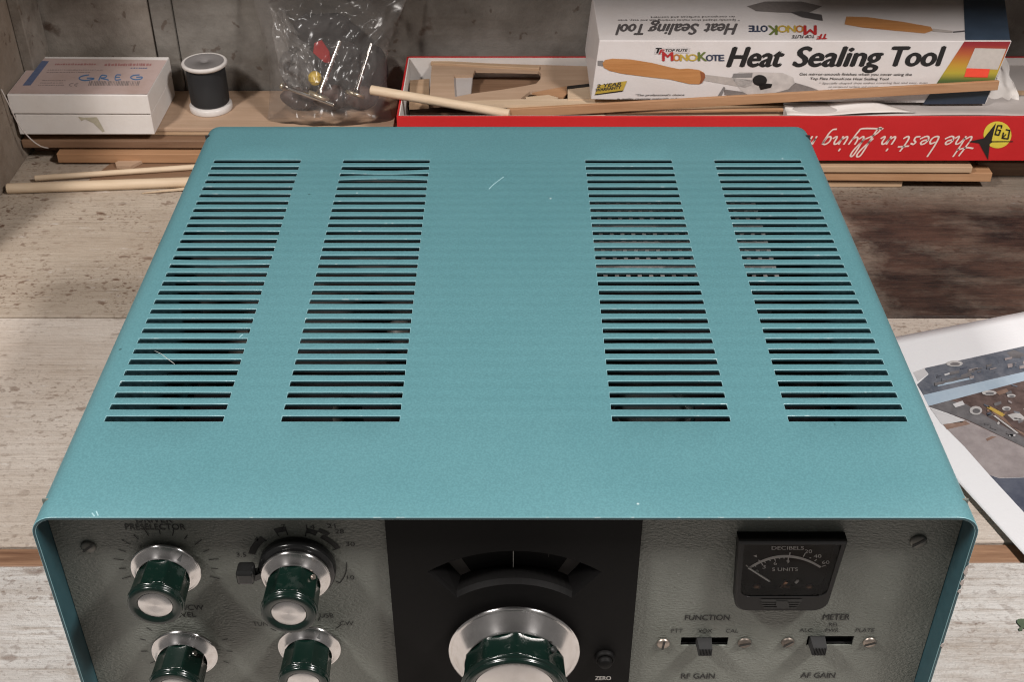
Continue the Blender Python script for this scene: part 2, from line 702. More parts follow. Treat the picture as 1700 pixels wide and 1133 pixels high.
GREYCARD = mat_card('grey_card_inside', (.45, .41, .39))
REDCARD = mat_card('red_card', (.52, .018, .020), .42)
PAPER = mat_card('white_paper', (.74, .735, .75), .6, .03, .25)

# ------------------------------------------------------------------ the setting: bench, walls, unseen shelf
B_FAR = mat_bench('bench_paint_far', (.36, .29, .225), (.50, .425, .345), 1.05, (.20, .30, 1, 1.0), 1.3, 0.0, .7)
B_MID = mat_bench('bench_paint_middle', (.48, .40, .33), (.66, .590, .525), .6, None, 4.1, 0.0, .6)
B_FRONT = mat_bench('bench_paint_front', (.50, .465, .435), (.68, .65, .62), .7, None, 7.7, .25, 1.5)
B_BARE = mat_wood('bare_pine_strip', (.15, .07, .036), (.36, .205, .12), 'x', 1.4)
XL, XR = -.4465, .78
for nm, mt, y00, y01, y10, y11, zt in (
        ('bench_board', B_FAR, .4050, .4050, .760, .760, 0),
        ('bench_board', B_MID, .1640, .1715, .4030, .4030, 0),
        ('bench_board', B_BARE, .1482, .1550, .1632, .1707, -.0012),
        ('bench_board', B_FRONT, -.16, -.16, .1478, .1546, .0)):
    mb = MB()
    xs = (XL - .03, XR)
    mb.hexa([(xs[0], y00, -.02), (xs[1], y01, -.02), (xs[0], y10, -.02), (xs[1], y11, -.02),
             (xs[0], y00, zt), (xs[1], y01, zt), (xs[0], y10, zt), (xs[1], y11, zt)], mt)
    tag(mb.build(nm, origin=(0, y00, 0), bevel=.0011), kind='structure')
mb = MB()
mb.box(XL - .03, XR, -.16, .76, -.045, -.0202, mat_wood('bench_underside', (.10, .06, .035), (.16, .1, .06)))
tag(mb.build('bench_base'), kind='structure')

WALL_A = mat_wall('grimy_white_wall', (.135, .110, .088), (.30, .265, .228))
WALL_B = mat_wall('grimy_grey_wall', (.125, .110, .094), (.245, .225, .200))
WALL_C = mat_wall('grimy_brown_wall', (.16, .118, .085), (.25, .205, .165))
WZ = .36
for x0, x1, yy, mt in ((XL, -.3357, .7475, WALL_A), (-.3340, -.3135, .7445, WALL_B), (-.3130, XR, .7470, WALL_B)):
    mb = MB()
    mb.box(x0, x1, yy, .765, .0005, WZ, mt)
    tag(mb.build('back_wall', bevel=.0012), kind='structure')
mb = MB()
mb.box(XL - .02, XL, .43, .765, .0005, WZ, WALL_C)
tag(mb.build('side_wall', bevel=.0015), kind='structure')
mb = MB()
mb.box(XL + .0003, XL + .0105, .700, .7440, .0005, WZ, WALL_A)
tag(mb.build('corner_batten', bevel=.001), 'whitewashed wooden batten standing in the corner of the left wall', 'batten')
mb = MB()
mb.box(XL - .02, XR, .505, .765, WZ + .0005, WZ + .02, WALL_C)
mb.box(.03, XR, .445, .5045, WZ + .0005, WZ + .02, WALL_C)  # out of view, added for its shade; set forward over the carton
tag(mb.build('unseen_shelf', bevel=.001), kind='structure')

# ------------------------------------------------------------------ the radio
RAD = thing('radio_transceiver', 'teal metal radio with four rows of vent slots on top and a grey control panel', 'radio', (0, .17, 0))
HX, ZT, ZB, YB, RC = .1905, .185, .017, .349, .0095

# cabinet shell: one sheet bent over left side, top and right side, slots cut in the top
colx = [(-.1760, -.1240), (-.0985, -.0466), (.0466, .0985), (.1240, .1760)]
NS, Y0S, PITCH, GAP = 30, .0596, .00831, .0039
prof = [(-HX, ZB), (-HX, .06), (-HX, .12), (-HX, ZT - RC)]
for k in range(1, 7):
    a = math.pi - k / 6 * math.pi / 2
    prof.append((-HX + RC + RC * math.cos(a), ZT - RC + RC * math.sin(a)))
n_left = len(prof) - 1
inner = []
for a, b in colx:
    for k in range(6):
        inner.append(a + (b - a) * k / 5)
prof += [(x, ZT) for x in inner]
for k in range(0, 7):
    a = math.pi / 2 - k / 6 * math.pi / 2
    prof.append((HX - RC + RC * math.cos(a), ZT - RC + RC * math.sin(a)))
prof += [(HX, .12), (HX, .06), (HX, ZB)]
ys = [0.0, .02, .04]
for k in range(NS):
    ys += [Y0S + k * PITCH, Y0S + k * PITCH + GAP]
ys += [.325, YB - .006, YB]
bent = {(1, 28): (-.0003, -.0006), (1, 27): (.0003, .0005), (0, 16): (-.0002, -.0003), (2, 12): (.0001, -.0002)}
vs, fs = [], []
NX = len(prof)
for j, y in enumerate(ys):
    for i, (x, z) in enumerate(prof):
        dy = dz = 0
        ii = i - (n_left + 1)
        if 0 <= ii < 24 and 3 <= j < 3 + 2 * NS:
            c, q = divmod(ii, 6)
            row = (j - 3) // 2                       # bar between slot row and row-1 shares its two edges
            bar = (j - 3 + 1) // 2
            if (c, bar) in bent:
                s = math.sin(math.pi * q / 5)
                dy, dz = bent[(c, bar)][0] * s * 1.0, bent[(c, bar)][1] * s
            dy += random.uniform(-.00008, .00008)
        vs.append((x, y + dy, z + dz))
for j in range(len(ys) - 1):
    slot_row = 3 <= j < 3 + 2 * NS and (j - 3) % 2 == 0
    for i in range(NX - 1):
        ii = i - (n_left + 1)
        if slot_row and 0 <= ii < 24 and ii % 6 != 5:
            continue
        fs.append((j * NX + i, (j + 1) * NX + i, (j + 1) * NX + i + 1, j * NX + i + 1))
mb = MB()
mb.add(vs, fs, TEAL, True)
mb.mats.append(TEAL_E)
mb.mats.append(plain('shaded_teal_inside', (.022, .062, .074), .45, var=.25, scale=200))  # darker copy of the teal: shade painted into inner faces and slot rims
cab = mb.build('cabinet', RAD)
# make sure the sheet's outside faces outwards
me = cab.data
top = max(me.polygons, key=lambda p: p.center.z)
if top.normal.z < 0:
    me.flip_normals()
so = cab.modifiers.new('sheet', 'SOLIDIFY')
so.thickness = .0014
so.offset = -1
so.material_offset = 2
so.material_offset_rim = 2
bv = cab.modifiers.new('worn_highlit_edge', 'BEVEL')
bv.width = .00022
bv.segments = 2
bv.limit_method = 'ANGLE'
bv.angle_limit = R(60)
bv.material = 1

mb = MB()
mb.box(-HX + .0016, HX - .0016, YB - .010, YB - .0085, ZB, ZT - .0016, DARK)
mb.box(-HX + .0016, HX - .0016, .013, YB - .0105, ZB, ZB + .0014, DARK)
mb.build('back_and_base_plate', RAD)
for fx, fy, fh in ((-.155, .035, ZB), (.155, .035, ZB), (-.155, .315, ZB), (.155, .315, ZB)):
    mb = MB()
    mb.lathe([(0, 0), (.0105, 0), (.011, .001), (.009, fh - .0002), (0, fh - .0002)], RUBBER, (fx, fy, 0), 'z', 24)
    mb.build('foot', RAD)

CHIP = plain('bare_chipped_edge', (.42, .36, .33), .6, var=.3)
for px, py, h in ((1598, 948, 20), (1593, 968, 12), (1588, 982, 7), (1562, 1072, 9)):
    mb = MB()
    z = oy(px, py, 0).z
    dz = h * .00019
    mb.poly([(HX + .0003, -.0003, z + dz), (HX - .0008, -.0003, z + dz * .5), (HX - .0011, -.0003, z - dz * .3), (HX - .0004, -.0003, z - dz * .6), (HX + .0003, -.0003, z - dz)], CHIP, (0, .0035, 0))
    mb.build('chipped_edge', RAD)

SCRATCH = plain('pale_scratch', (.24, .40, .43), .5, var=.2)
for q, wd in (([(812, 314), (820, 306), (836, 294)], .0007), ([(398, 560), (403, 556)], .0006), ([(153, 853), (157, 858)], .0006), ([(160, 850), (163, 857)], .0006)):
    mb = MB()
    ribbon(mb, [oz(*p, ZT).xy for p in q], wd, SCRATCH, lambda u, v: Vector((u, v, ZT + .0001)), 5)
    mb.build('paint_scratch', RAD, recalc=False)

# inside, seen through the slots
CH = .085
mb = MB()
mb.box(-.182, .182, .05, .325, CH - .03, CH, DARK)
mb.build('chassis', RAD)
GLASS = mat_clear('valve_glass', (.9, .9, .88), .05, 1.5, .02)
GETTER = plain('silver_getter', (.16, .15, .135), .55, .25, var=.5)


def valve(x, y, r, h, name='vacuum_tube'):
    mb = MB()
    z = CH + .0002
    mb.lathe([(0, z), (r, z), (r, z + h * .85), (r * .8, z + h * .95), (r * .3, z + h), (0, z + h)], GETTER, (x, y, 0), 'z', 20)
    return mb.build(name, RAD)


for x, y, r, h in ((-.140, .100, .009, .052), (-.138, .152, .0085, .048), (-.082, .085, .008, .050), (-.083, .140, .008, .047), (-.165, .12, .006, .05), (.055, .062, .006, .055), (-.06, .205, .009, .05),
                   (-.155, .21, .008, .045), (.160, .09, .009, .045)):
    valve(x, y, r, h)
mb = MB()
mb.lathe([(0, CH + .0002), (.021, CH + .0002), (.021, CH + .058), (.0195, CH + .061), (.012, CH + .0605), (0, CH + .0605)], CHROME, (.073, .118, 0), 'z', 40)
mb.build('capacitor_can', RAD)
# perforated screening cage round the output valves, at the back right
CAGE = plain('cage_grey_metal', (.30, .28, .27), .5, .3)
mb = MB()
x0, x1, yb0, yb1, zc = .040, .146, .2005, .290, .1660
px_, hol = .0062, .0040
nx_, ny_ = int((x1 - x0) / px_), int((yb1 - yb0) / px_)
for j in range(ny_ + 1):
    y = yb0 + j * px_
    mb.box(x0, x0 + nx_ * px_ + (px_ - hol), y, y + px_ - hol, zc, zc + .001, CAGE)
for i in range(nx_ + 1):
    x = x0 + i * px_
    for j in range(ny_):
        y = yb0 + j * px_ + px_ - hol
        mb.box(x, x + px_ - hol, y, y + hol, zc, zc + .001, CAGE)
mb.box(x0, x0 + nx_ * px_, yb0 - .0012, yb0 - .0002, CH + .0002, zc + .001, DARK)
mb.box(x0, x0 + nx_ * px_, yb1 + .003, yb1 + .004, CH + .0002, zc + .001, DARK)
mb.build('perforated_cage', RAD)
mb = MB()
mb.box(-.176, -.036, .222, .322, CH + .0002, .1740, plain('transformer_grey', (.16, .155, .15), .45, .5, var=.5, scale=120))
mb.build('shield_cover', RAD, bevel=.002)

# front panel
PY = .012
mb = MB()
fan = [Vector((.0037 + r * math.cos(R(90 + s_ * 40)), PY, .0963 + r * math.sin(R(90 + s_ * 40)))) for r, s_ in ((.039, 1), (.039, -1))]
fan = [Vector((.0037 + .0395 * math.cos(R(a)), PY, .0963 + .0395 * math.sin(R(a)))) for a in range(130, 49, -8)] + [Vector((.0037 + .0615 * math.cos(R(a)), PY, .0963 + .0615 * math.sin(R(a)))) for a in range(50, 131, 8)]
SLOTS = ((.0786, .0998, .0930, .0988), (.1352, .1560, .0933, .0996))
holes = [fan] + [[Vector(p) for p in ((a, PY, c), (b, PY, c), (b, PY, d), (a, PY, d))] for a, b, c, d in SLOTS]
rim = [Vector(p) for p in ((-.1888, PY, ZB + .001), (.1888, PY, ZB + .001), (.1888, PY, ZT - .0017), (-.1888, PY, ZT - .0017))]
mb.poly(rim, PANEL, (0, .0008, 0), holes)
FP = mb.build('front_panel', RAD)
ORG[FP.name] = ORG[RAD.name]


def part_under(o, parent):
    o.parent = parent
    return o


K1, K2, K3, K4, KM = (-.1438, .1454), (-.0881, .1463), (-.1444, .0916), (-.0883, .0936), (.0037, .0963)
LY = PY - .00025
mb = MB()
# tick ring of the preselector
for k in range(15):
    a = R(-22 + k * 16)
    r0, r1 = .0182, (.0226 if k % 2 == 0 else .0212)
    d = Vector((math.cos(a), 0, math.sin(a)))
    s = Vector((-math.sin(a), 0, math.cos(a))) * .00022
    o = Vector((K1[0], LY, K1[1]))
    mb.add([o + d * r0 - s, o + d * r1 - s, o + d * r1 + s, o + d * r0 + s], [(0, 1, 2, 3)], INK)
for k in range(11):
    a = R(-30 + k * 24)
    d = Vector((math.cos(a), 0, math.sin(a)))
    s = Vector((-math.sin(a), 0, math.cos(a))) * .00022
    o = Vector((K3[0], LY, K3[1]))
    if k not in (3, 4, 5, 6):
        mb.add([o + d * .0180 - s, o + d * .0208 - s, o + d * .0208 + s, o + d * .0180 + s], [(0, 1, 2, 3)], INK)


def arc(c, r0, r1, a0, a1, mat, y=LY, n=14):
    vs, fs = [], []
    for k in range(n + 1):
        a = R(a0 + (a1 - a0) * k / n)
        for r in (r0, r1):
            vs.append((c[0] + r * math.cos(a), y, c[1] + r * math.sin(a)))
        if k:
            fs.append((2 * k - 2, 2 * k - 1, 2 * k + 1, 2 * k))
    mb.add(vs, fs, mat)


for r0, r1, a0, a1 in ((.0184, .0214, 163, 131), (.0180, .0184, 133, 130), (.0194, .0219, 112, 98), (.0172, .0194, 112, 110.6), (.0172, .0194, 99.4, 98),
                       (.0190, .0216, 75, 62), (.0168, .0190, 75, 73.6), (.0214, .0236, 62, 50), (.0186, .0210, 55, 27), (.0172, .0186, 28.5, 27), (.0203, .0207, 2, -36), (.0183, .0204, -35, -36.5)):
    arc(K2, r0, r1, a0, a1, INK)
T = lambda s, x, z, wd, h, **k: text_on(mb, s, (x, z), wd, h, INK, LY, **k)
T('DRIVER', -.1450, .1705, .0150, .0033, bold=0.0068)
T('PRESELECTOR', -.1452, .1664, .0250, .0033, bold=0.0068)
T('BAND', -.0881, .1722, .0110, .0033, bold=0.0068)
for s, x, z, wd in (('3.5', -.1117, .1504, .0042), ('4', -.1041, .1597, .0016), ('7', -.0921, .1668, .0016), ('14', -.0808, .1667, .0036), ('21', -.0722, .1672, .0036), ('28', -.0690, .1641, .0036), ('30', -.0651, .1567, .0037), ('10', -.0665, .1365, .003)):
    T(s, x, z, wd, .0025, bold=0.0028)
T('MIC/CW', -.1400, .1172, .0150, .0031, bold=0.0046)
T('LEVEL', -.1418, .1126, .0105, .0031, bold=0.0046)
for s, x, z, wd in (('TUNE', -.1080, .1068, .0085), ('LSB', -.0945, .1128, .0060), ('USB', -.0790, .1123, .0060), ('CW', -.0706, .1072, .0062)):
    T(s, x, z, wd, .0025, bold=0.0034)
for a in (145, 110, 72, 42):
    d = Vector((math.cos(R(a)), 0, math.sin(R(a))))
    s = Vector((-d.z, 0, d.x)) * .00025
    o = Vector((K4[0], LY, K4[1]))
    mb.add([o + d * .0172 - s, o + d * .0200 - s, o + d * .0200 + s, o + d * .0172 + s], [(0, 1, 2, 3)], INK)
T('FUNCTION', .0889, .1105, .0196, .0034, bold=0.0057)
for s, x, wd in (('PTT', .0763, .0052), ('VOX', .0888, .0063), ('CAL', .1008, .0056)):
    T(s, x, .1022, wd, .0024, bold=.0 * 0.0050)
T('METER', .1459, .1108, .0118, .0036, bold=0.0080)
T('REL.', .1458, .1064, .0048, .0024, bold=.0)
T('PWR.', .1456, .1025, .0064, .0025, bold=.0)
T('ALC', .1337, .1026, .0057, .0024, bold=.0)
T('PLATE', .1600, .1026, .0083, .0024, bold=.0)
T('RF GAIN', .0884, .0703, .0154, .0036, bold=0.0068)
T('AF GAIN', .1436, .0709, .0158, .0036, bold=0.0068)
lt = mb.build('lettering', FP, recalc=False)


def screw(x, z, r, mat, ang, y=PY, dome=.0012):
    mb = MB()
    mb.lathe([(r, 0), (r * .97, -dome * .5), (r * .75, -dome * .9), (0, -dome)], mat, (x, y - .0002, z), 'y', 24)
    a = R(ang)
    d = Vector((math.cos(a), 0, math.sin(a)))
    s = Vector((-d.z, 0, d.x)) * r * .16
    o = Vector((x, y - .0004 - dome, z))
    mb.add([o - d * r * .92 - s, o + d * r * .92 - s, o + d * r * .92 + s, o - d * r * .92 + s], [(0, 1, 2, 3)], INK)
    return mb.build('screw', FP, recalc=False)


SCREWD = plain('grey_painted_screw', (.13, .125, .11), .45, .3, var=.3)
screw(-.1752, .1566, .0033, SCREWD, 40)
screw(.1727, .1598, .0036, SCREWD, 38)
screw(.0707, .0950, .0030, STEEL, 84)
screw(.1072, .0955, .0031, DULLSTEEL, 18)
screw(.1266, .0958, .0030, DULLSTEEL, 42)
screw(.1634, .0958, .0031, STEEL, 22)


# knobs ------------------------------------------------------------
def make_knob(name, c, rim_y, rs, rb, body_len, inlay_r, pointer=None, setscrew=None, lobes=8):
    """axis along -y; skirt rim at rim_y"""
    org = Vector((c[0], rim_y, c[1]))
    mb = MB()
    cone = rs * .27
    yb = -cone * .92                         # body starts at the top of the skirt cone
    yf = -body_len
    L = yf - yb
    prof = [(rb * .965, yb + .0005), (rb * .965, yb + L * .10), (rb * .975, yb + L * .45), (rb * .99, yb + L * .74), (rb * 1.0, yb + L * .80),
            (rb * 1.005, yb + L * .808), (rb * 1.01, yb + L * .84), (rb * 1.0, yb + L * .875), (rb * .965, yb + L * .885), (rb * .95, yb + L * .89), (rb * .95, yf + rb * .05), (rb * .93, yf + rb * .015), (rb * .89, yf), (inlay_r * 1.16, yf), (inlay_r * 1.03, yf + rb * .06), (inlay_r * 1.0, yf + rb * .10), (0, yf + rb * .10)]
    flat = [1, 1, 1, 1, 1, .25, .12, .12, .1, 0, 0, 0, 0, 0, 0, 0, 0]

    def rf(r, h, t, i):
        """broad flats with softened corners that stop at a round collar"""
        q = (t + .35) % (2 * math.pi / lobes) - math.pi / lobes
        fl_ = math.cos(math.pi / lobes) / math.cos(q)
        fl_ = 1 - (1 - fl_) * 1.45 - .012 * (abs(q) / (math.pi / lobes)) ** 6
        return r * (1 - flat[i] * (1 - fl_))
    mb.lathe(prof, KNOB, org, 'y', 144, True, rf)
    k = mb.build(name, RAD)
    ORG[k.name] = ORG[RAD.name]
    # skirt: rolled rim, then a shallow cone up to the body
    mb = MB()
    mb.lathe([(rb * .9, .0006), (rs * .985, .0006), (rs, .0001), (rs * .995, -.0006), (rs * .955, -.0009), (rs * .93, -.0007), (rb * 1.0, -cone), (rb * .93, -cone - .0003)], SPUN, org, 'y', 96)
    sk = mb.build('skirt', k)
    mb = MB()
    yi = yf + rb * .10 - .0003
    mb.lathe([(inlay_r * .99, yi), (inlay_r * .93, yi - .0002), (inlay_r * .5, yi - .00015), (0, yi - .0001)], SPUN, org, 'y', 64)
    mb.build('cap_inlay', k)
    if pointer is not None:
        a = R(pointer)
        d = Vector((math.cos(a), 0, math.sin(a)))
        s = Vector((-d.z, 0, d.x))
        r0, r1 = rb * 1.03, rs * .92
        f = lambda r: -cone + (r - rb) / (rs * .93 - rb) * (cone - .0007) - .0003
        mb = MB()
        mb.add([org + d * r0 + s * .0009 + Vector((0, f(r0), 0)), org + d * r0 - s * .0009 + Vector((0, f(r0), 0)), org + d * r1 + Vector((0, f(r1), 0))], [(0, 1, 2)], INK)
        mb.build('pointer', k, recalc=False)
    if setscrew is not None:
        a, hy = R(setscrew[0]), setscrew[1]
        d = Vector((math.cos(a), 0, math.sin(a)))
        mb = MB()
        p = org + Vector((0, hy, 0)) + d * rb * .90
        mb.tube([p, p + d * rb * .105], .0011 if rb < .015 else .0014, setscrew[2], 14)
        mb.build('set_screw', k)
    return k


DARKHOLE = plain('set_screw_hole', (.012, .014, .013), .5)
make_knob('control_knob', K1, .0090, .0149, .0117, .0205, .0071, pointer=50)
make_knob('control_knob', K2, .0045, .0147, .0117, .0212, .0071, setscrew=(38, -.0068, STEEL))
make_knob('control_knob', K3, .0090, .0149, .0117, .0205, .0071, setscrew=(50, -.0072, CHROME))
make_knob('control_knob', K4, .0105, .0142, .0113, .0205, .0071, pointer=62)
make_knob('tuning_knob', KM, .0060, .0293, .0236, .0235, .0178, setscrew=(42, -.0115, DARKHOLE), lobes=10)
# load lever ring behind the band knob
mb = MB()
mb.lathe([(.004, -.0002), (.0158, -.0002), (.0163, -.0012), (.0163, -.0048), (.0155, -.0056), (.004, -.0056)], BLACKGLOSS, (K2[0], PY, K2[1]), 'y', 64)
mb.beam((K2[0] - .014, .0085, K2[1] - .0012), (K2[0] - .0185, .0070, K2[1] - .0022), .004, .0032, BLACKGLOSS)
lv = mb.build('preset_lever', RAD)
ORG[lv.name] = ORG[RAD.name]
mb = MB()
a, b = oy(391, 945, .003), oy(424, 968, .003)
mb.box(a.x, b.x, .0005, .0080, b.z + .0006, a.z - .0004, BLACKGLOSS)
mb.build('lever_tip', lv, bevel=.0014, seg=3)

# black dial plate with fan-shaped window -------------------------
DY = PY - .0028
mb = MB()
X0, X1 = -.0495, .0563
sector = []
for k in range(17):
    a = R(128 - 76 * k / 16)
    sector.append((.0603, a))
for k in range(17):
    a = R(52 + 76 * k / 16)
    sector.append((.0402, a))


def sec(scale_out, y, da=0.0, dr=0.0):
    out = []
    for i, (r, a) in enumerate(sector):
        rr = r - dr if r > .05 else r + dr
        m = R(90)
        aa = a - da * (1 if a > m else -1) if abs(a - m) > R(37) or True else a
        aa = m + (a - m) * (1 - da)
        out.append(Vector((KM[0] + rr * math.cos(aa), y, KM[1] + rr * math.sin(aa))))
    return out


front = sec(1, DY)
wz0, wz1 = ZB + .002, ZT - .0018
rect = [Vector((X0, DY, wz0)), Vector((X1, DY, wz0)), Vector((X1, DY, wz1)), Vector((X0, DY, wz1))]
mb.poly(rect, BLACK, None, [front])
for i in range(4):
    a, b = rect[i], rect[(i + 1) % 4]
    off = Vector((0, PY - .0002 - DY, 0))
    mb.add([a, b, b + off, a + off], [(0, 1, 2, 3)], BLACK)
mid = sec(1, DY + .0022, .03, .0016)
deep = sec(1, DY + .0088, .13, .0026)
n = len(front)
mb.add(front + mid + deep, [(i, (i + 1) % n, n + (i + 1) % n, n + i) for i in range(n)] + [(n + i, n + (i + 1) % n, 2 * n + (i + 1) % n, 2 * n + i) for i in range(n)], BLACK)
DP = mb.build('dial_plate', RAD)
ORG[DP.name] = ORG[RAD.name]
mb = MB()
DGREY = plain('dial_window_grey', (.060, .052, .047), .7)
back = [p + Vector((0, .0004, 0)) for p in deep]
mb.poly(back, DGREY)
arc2 = [Vector((KM[0] + r * math.cos(R(90 + s * 47 * .68)), DY + .0088, KM[1] + r * math.sin(R(90 + s * 47 * .68)))) for r, s in ((.058, 1), (.042, 1))]
mb2 = mb
vs, fs = [], []
for k in range(13):
    a = R(116 - 52 * k / 12)
    for r in (.0418, .0588):
        vs.append((KM[0] + r * math.cos(a), DY + .0089, KM[1] + r * math.sin(a)))
    if k:
        fs.append((2 * k - 2, 2 * k - 1, 2 * k + 1, 2 * k))
mb.add(vs, fs, BLACK)
FAINT = plain('faint_dial_print', (.040, .034, .028), .7)
text_on(mb, '0', (-.0150, .1455), .0022, .0042, FAINT, DY + .0086)
mb.add([(.0182, DY + .0086, .1440), (.0185, DY + .0086, .1440), (.0190, DY + .0086, .1495), (.0187, DY + .0086, .1495)], [(0, 1, 2, 3)], FAINT)
mb.build('tuning_dial', DP, recalc=False)
mb = MB()
mb.box(.0031, .0034, DY + .0074, DY + .0078, .1385, .1545, WHITEINK)
mb.build('hairline', DP)
mb = MB()
text_on(mb, 'ZERO', (.0444, oy(1000, 1129.5, DY).z), .0072, .0027, WHITEINK, DY - .0002, .012)
text_on(mb, 'SET', (.0444, oy(1000, 1129.5, DY).z - .0042), .0054, .0027, WHITEINK, DY - .0002, .012)
mb.build('lettering', DP, recalc=False)
mb = MB()
mb.lathe([(.0046, 0), (.0046, -.0014), (.0040, -.0022), (.0034, -.0022), (.0031, -.0014), (.0031, -.0040), (.0026, -.0048), (0, -.0050)], BLACK, (.0445, DY - .0002, oy(1002, 1097, DY - .002).z), 'y', 32)
mb.build('zero_set_button', RAD)

# meter ------------------------------------------------------------
MY = PY - .0066
mx0, mx1, mz0, mz1 = .0962, .1410, .1232, .1652


def mshape(y, inset=0.0, r=.006):
    """outline: square top corners, sides closing slightly, rounded bottom corners"""
    pts = [Vector((mx0 + inset, y, mz1 - inset)), Vector((mx1 - inset, y, mz1 - inset))]
    bx0, bx1 = mx0 + .0022 + inset, mx1 - .0022 - inset
    for k in range(7):
        a = -math.pi / 2 * k / 6
        pts.append(Vector((bx1 - r + r * math.cos(a), y, mz0 + inset + r + r * math.sin(a))))
    for k in range(7):
        a = -math.pi / 2 - math.pi / 2 * k / 6
        pts.append(Vector((bx0 + r + r * math.cos(a), y, mz0 + inset + r + r * math.sin(a))))
    return pts


def winshape(y, g=0.0):
    wx0, wx1, wz0_, wz1_ = mx0 + .0022 + g, mx1 - .0024 - g, .1325 + g, mz1 - .0012 - g
    r = .0045
    pts = [Vector((wx0, y, wz1_)), Vector((wx1, y, wz1_))]
    for k in range(6):
        a = -math.pi / 2 * k / 5
        pts.append(Vector((wx1 - .0015 - r + r * math.cos(a), y, wz0_ + r + r * math.sin(a))))
    for k in range(6):
        a = -math.pi / 2 - math.pi / 2 * k / 5
        pts.append(Vector((wx0 + .0015 + r + r * math.cos(a), y, wz0_ + r + r * math.sin(a))))
    return pts


METERB = plain('meter_black_plastic', (.0075, .007, .0068), .42, var=.25)
METERB.node_tree.nodes['Principled BSDF'].inputs['Specular IOR Level'].default_value = .22
mb = MB()
outer = mshape(MY, .0008)
side0 = mshape(MY + .0008)
side1 = mshape(PY - .0002)
win = winshape(MY)
mb.poly(outer, METERB, None, [win])
n = len(outer)
mb.add(outer + side0 + side1, [(i, (i + 1) % n, n + (i + 1) % n, n + i) for i in range(n)] + [(n + i, n + (i + 1) % n, 2 * n + (i + 1) % n, 2 * n + i) for i in range(n)], METERB)
wi = winshape(PY - .0005, .0006)
n = len(win)
mb.add(win + wi, [(i, (i + 1) % n, n + (i + 1) % n, n + i) for i in range(n)], METERB)
MT = mb.build('meter', RAD)
ORG[MT.name] = ORG[RAD.name]
mb = MB()
DIALBLACK = plain('dial_brown_black', (.009, .0065, .0055), .6, var=.3)
DIALBLACK.node_tree.nodes['Principled BSDF'].inputs['Specular IOR Level'].default_value = .1
dy_ = PY - .0010
mb.poly([p for p in winshape(dy_, -.0004)], DIALBLACK)
M_ = lambda px, py: oy(px, py, dy_ - .0002)
MC = crop(1190, 870, 7.083)
DIALINK = plain('dial_grey_ink', (.66, .63, .61), .6)
# arc band through three measured points
P0, P1, P2 = [M_(*MC([p])[0]) for p in ((378, 512), (850, 372), (1232, 508))]
P3, P4, P5 = [M_(*MC([p])[0]) for p in ((400, 528), (850, 402), (1212, 522))]


def para(a, b, c, t):
    # quadratic through a (t=0), b (t=.55), c (t=1)
    k = .553
    l0 = (t - k) * (t - 1) / (k)
    l1 = t * (t - 1) / (k * (k - 1))
    l2 = t * (t - k) / (1 - k)
    return a * l0 + b * l1 + c * l2


vs, fs = [], []
for k in range(25):
    t = k / 24
    vs += [para(P0, P1, P2, t), para(P3, P4, P5, t)]
    if k:
        fs.append((2 * k - 2, 2 * k - 1, 2 * k + 1, 2 * k))
mb.add(vs, fs, DIALINK)


def mline(a, b, wd=.00022, mat=None):
    a, b = M_(*MC([a])[0]), M_(*MC([b])[0])
    d = (b - a).normalized()
    s = Vector((-d.z, 0, d.x)) * wd
    mb.add([a - s, b - s, b + s, a + s], [(0, 1, 2, 3)], mat or DIALINK)


for a, b in (((345, 490), (375, 520)), ((490, 430), (510, 445)), ((520, 455), (540, 490)), ((560, 445), (572, 462)), ((620, 428), (632, 440)), ((678, 410), (690, 440)), ((735, 405), (738, 418)), ((790, 400), (792, 412)),
             ((842, 400), (838, 440)), ((862, 340), (856, 375)), ((1040, 350), (1018, 390)), ((1110, 405), (1090, 405)), ((1175, 420), (1150, 442)), ((1285, 490), (1240, 505)), ((448, 490), (460, 505))):
    mline(a, b)
for s, x0, x1, yb_, h in (('DECIBELS', 645, 1025, 308, 40), ('20', 1035, 1120, 348, 40), ('40', 1140, 1230, 402, 38), ('60', 1238, 1325, 475, 38), ('3', 537, 575, 530, 40), ('6', 668, 708, 487, 38), ('9', 820, 855, 468, 38), ('0', 455, 490, 580, 34), ('S UNITS', 650, 955, 558, 38)):
    q = MC([(x0, yb_), (x1, yb_)])
    text_px(mb, s, M_, q[0], q[1], h / 7.083, DIALINK, .006)
q = MC([(430, 382), (468, 368), (472, 398)])
mb.add([M_(*p) for p in q], [(0, 1, 2)], DIALINK)
mb.build('dial_face', MT, recalc=False)
mb = MB()
NW = plain('needle_white', (.85, .84, .82), .5)
a, b = oy(*MC([(372, 520)])[0], PY - .0022), oy(*MC([(622, 680)])[0], PY - .0022)
mb.beam(a, b, .0007, .0005, NW, (0, 1, 0))
mb.build('needle', MT)
COPPER = plain('coppery_screw', (.35, .20, .13), .35, .9)
for p in ((466, 745), (1085, 748)):
    c = oy(*MC([p])[0], dy_)
    mb = MB()
    mb.lathe([(.0018, 0), (.0016, -.0007), (.0009, -.0011), (0, -.0012)], COPPER, (c.x, dy_ - .0001, c.z), 'y', 20)
    mb.build('dial_screw', MT)
c = oy(*MC([(790, 690)])[0], dy_)
mb = MB()
mb.beam((c.x - .0012, dy_ - .0012, c.z - .002), (c.x + .0006, dy_ - .0014, c.z + .002), .0014, .0008, COPPER, (0, 1, 0))
mb.beam((c.x - .0005, dy_ - .0018, c.z - .0006), (c.x + .0022, dy_ - .0016, c.z - .0012), .0010, .0006, COPPER, (0, 1, 0))
mb.beam((c.x + .0046, dy_ - .0012, c.z + .0008), (c.x + .0054, dy_ - .0012, c.z + .0026), .0011, .0006, DIALINK, (0, 1, 0))
mb.build('needle_pivot', MT)
LENS = mat_clear('meter_clear_plastic', (.95, .94, .93), .05, 1.22)
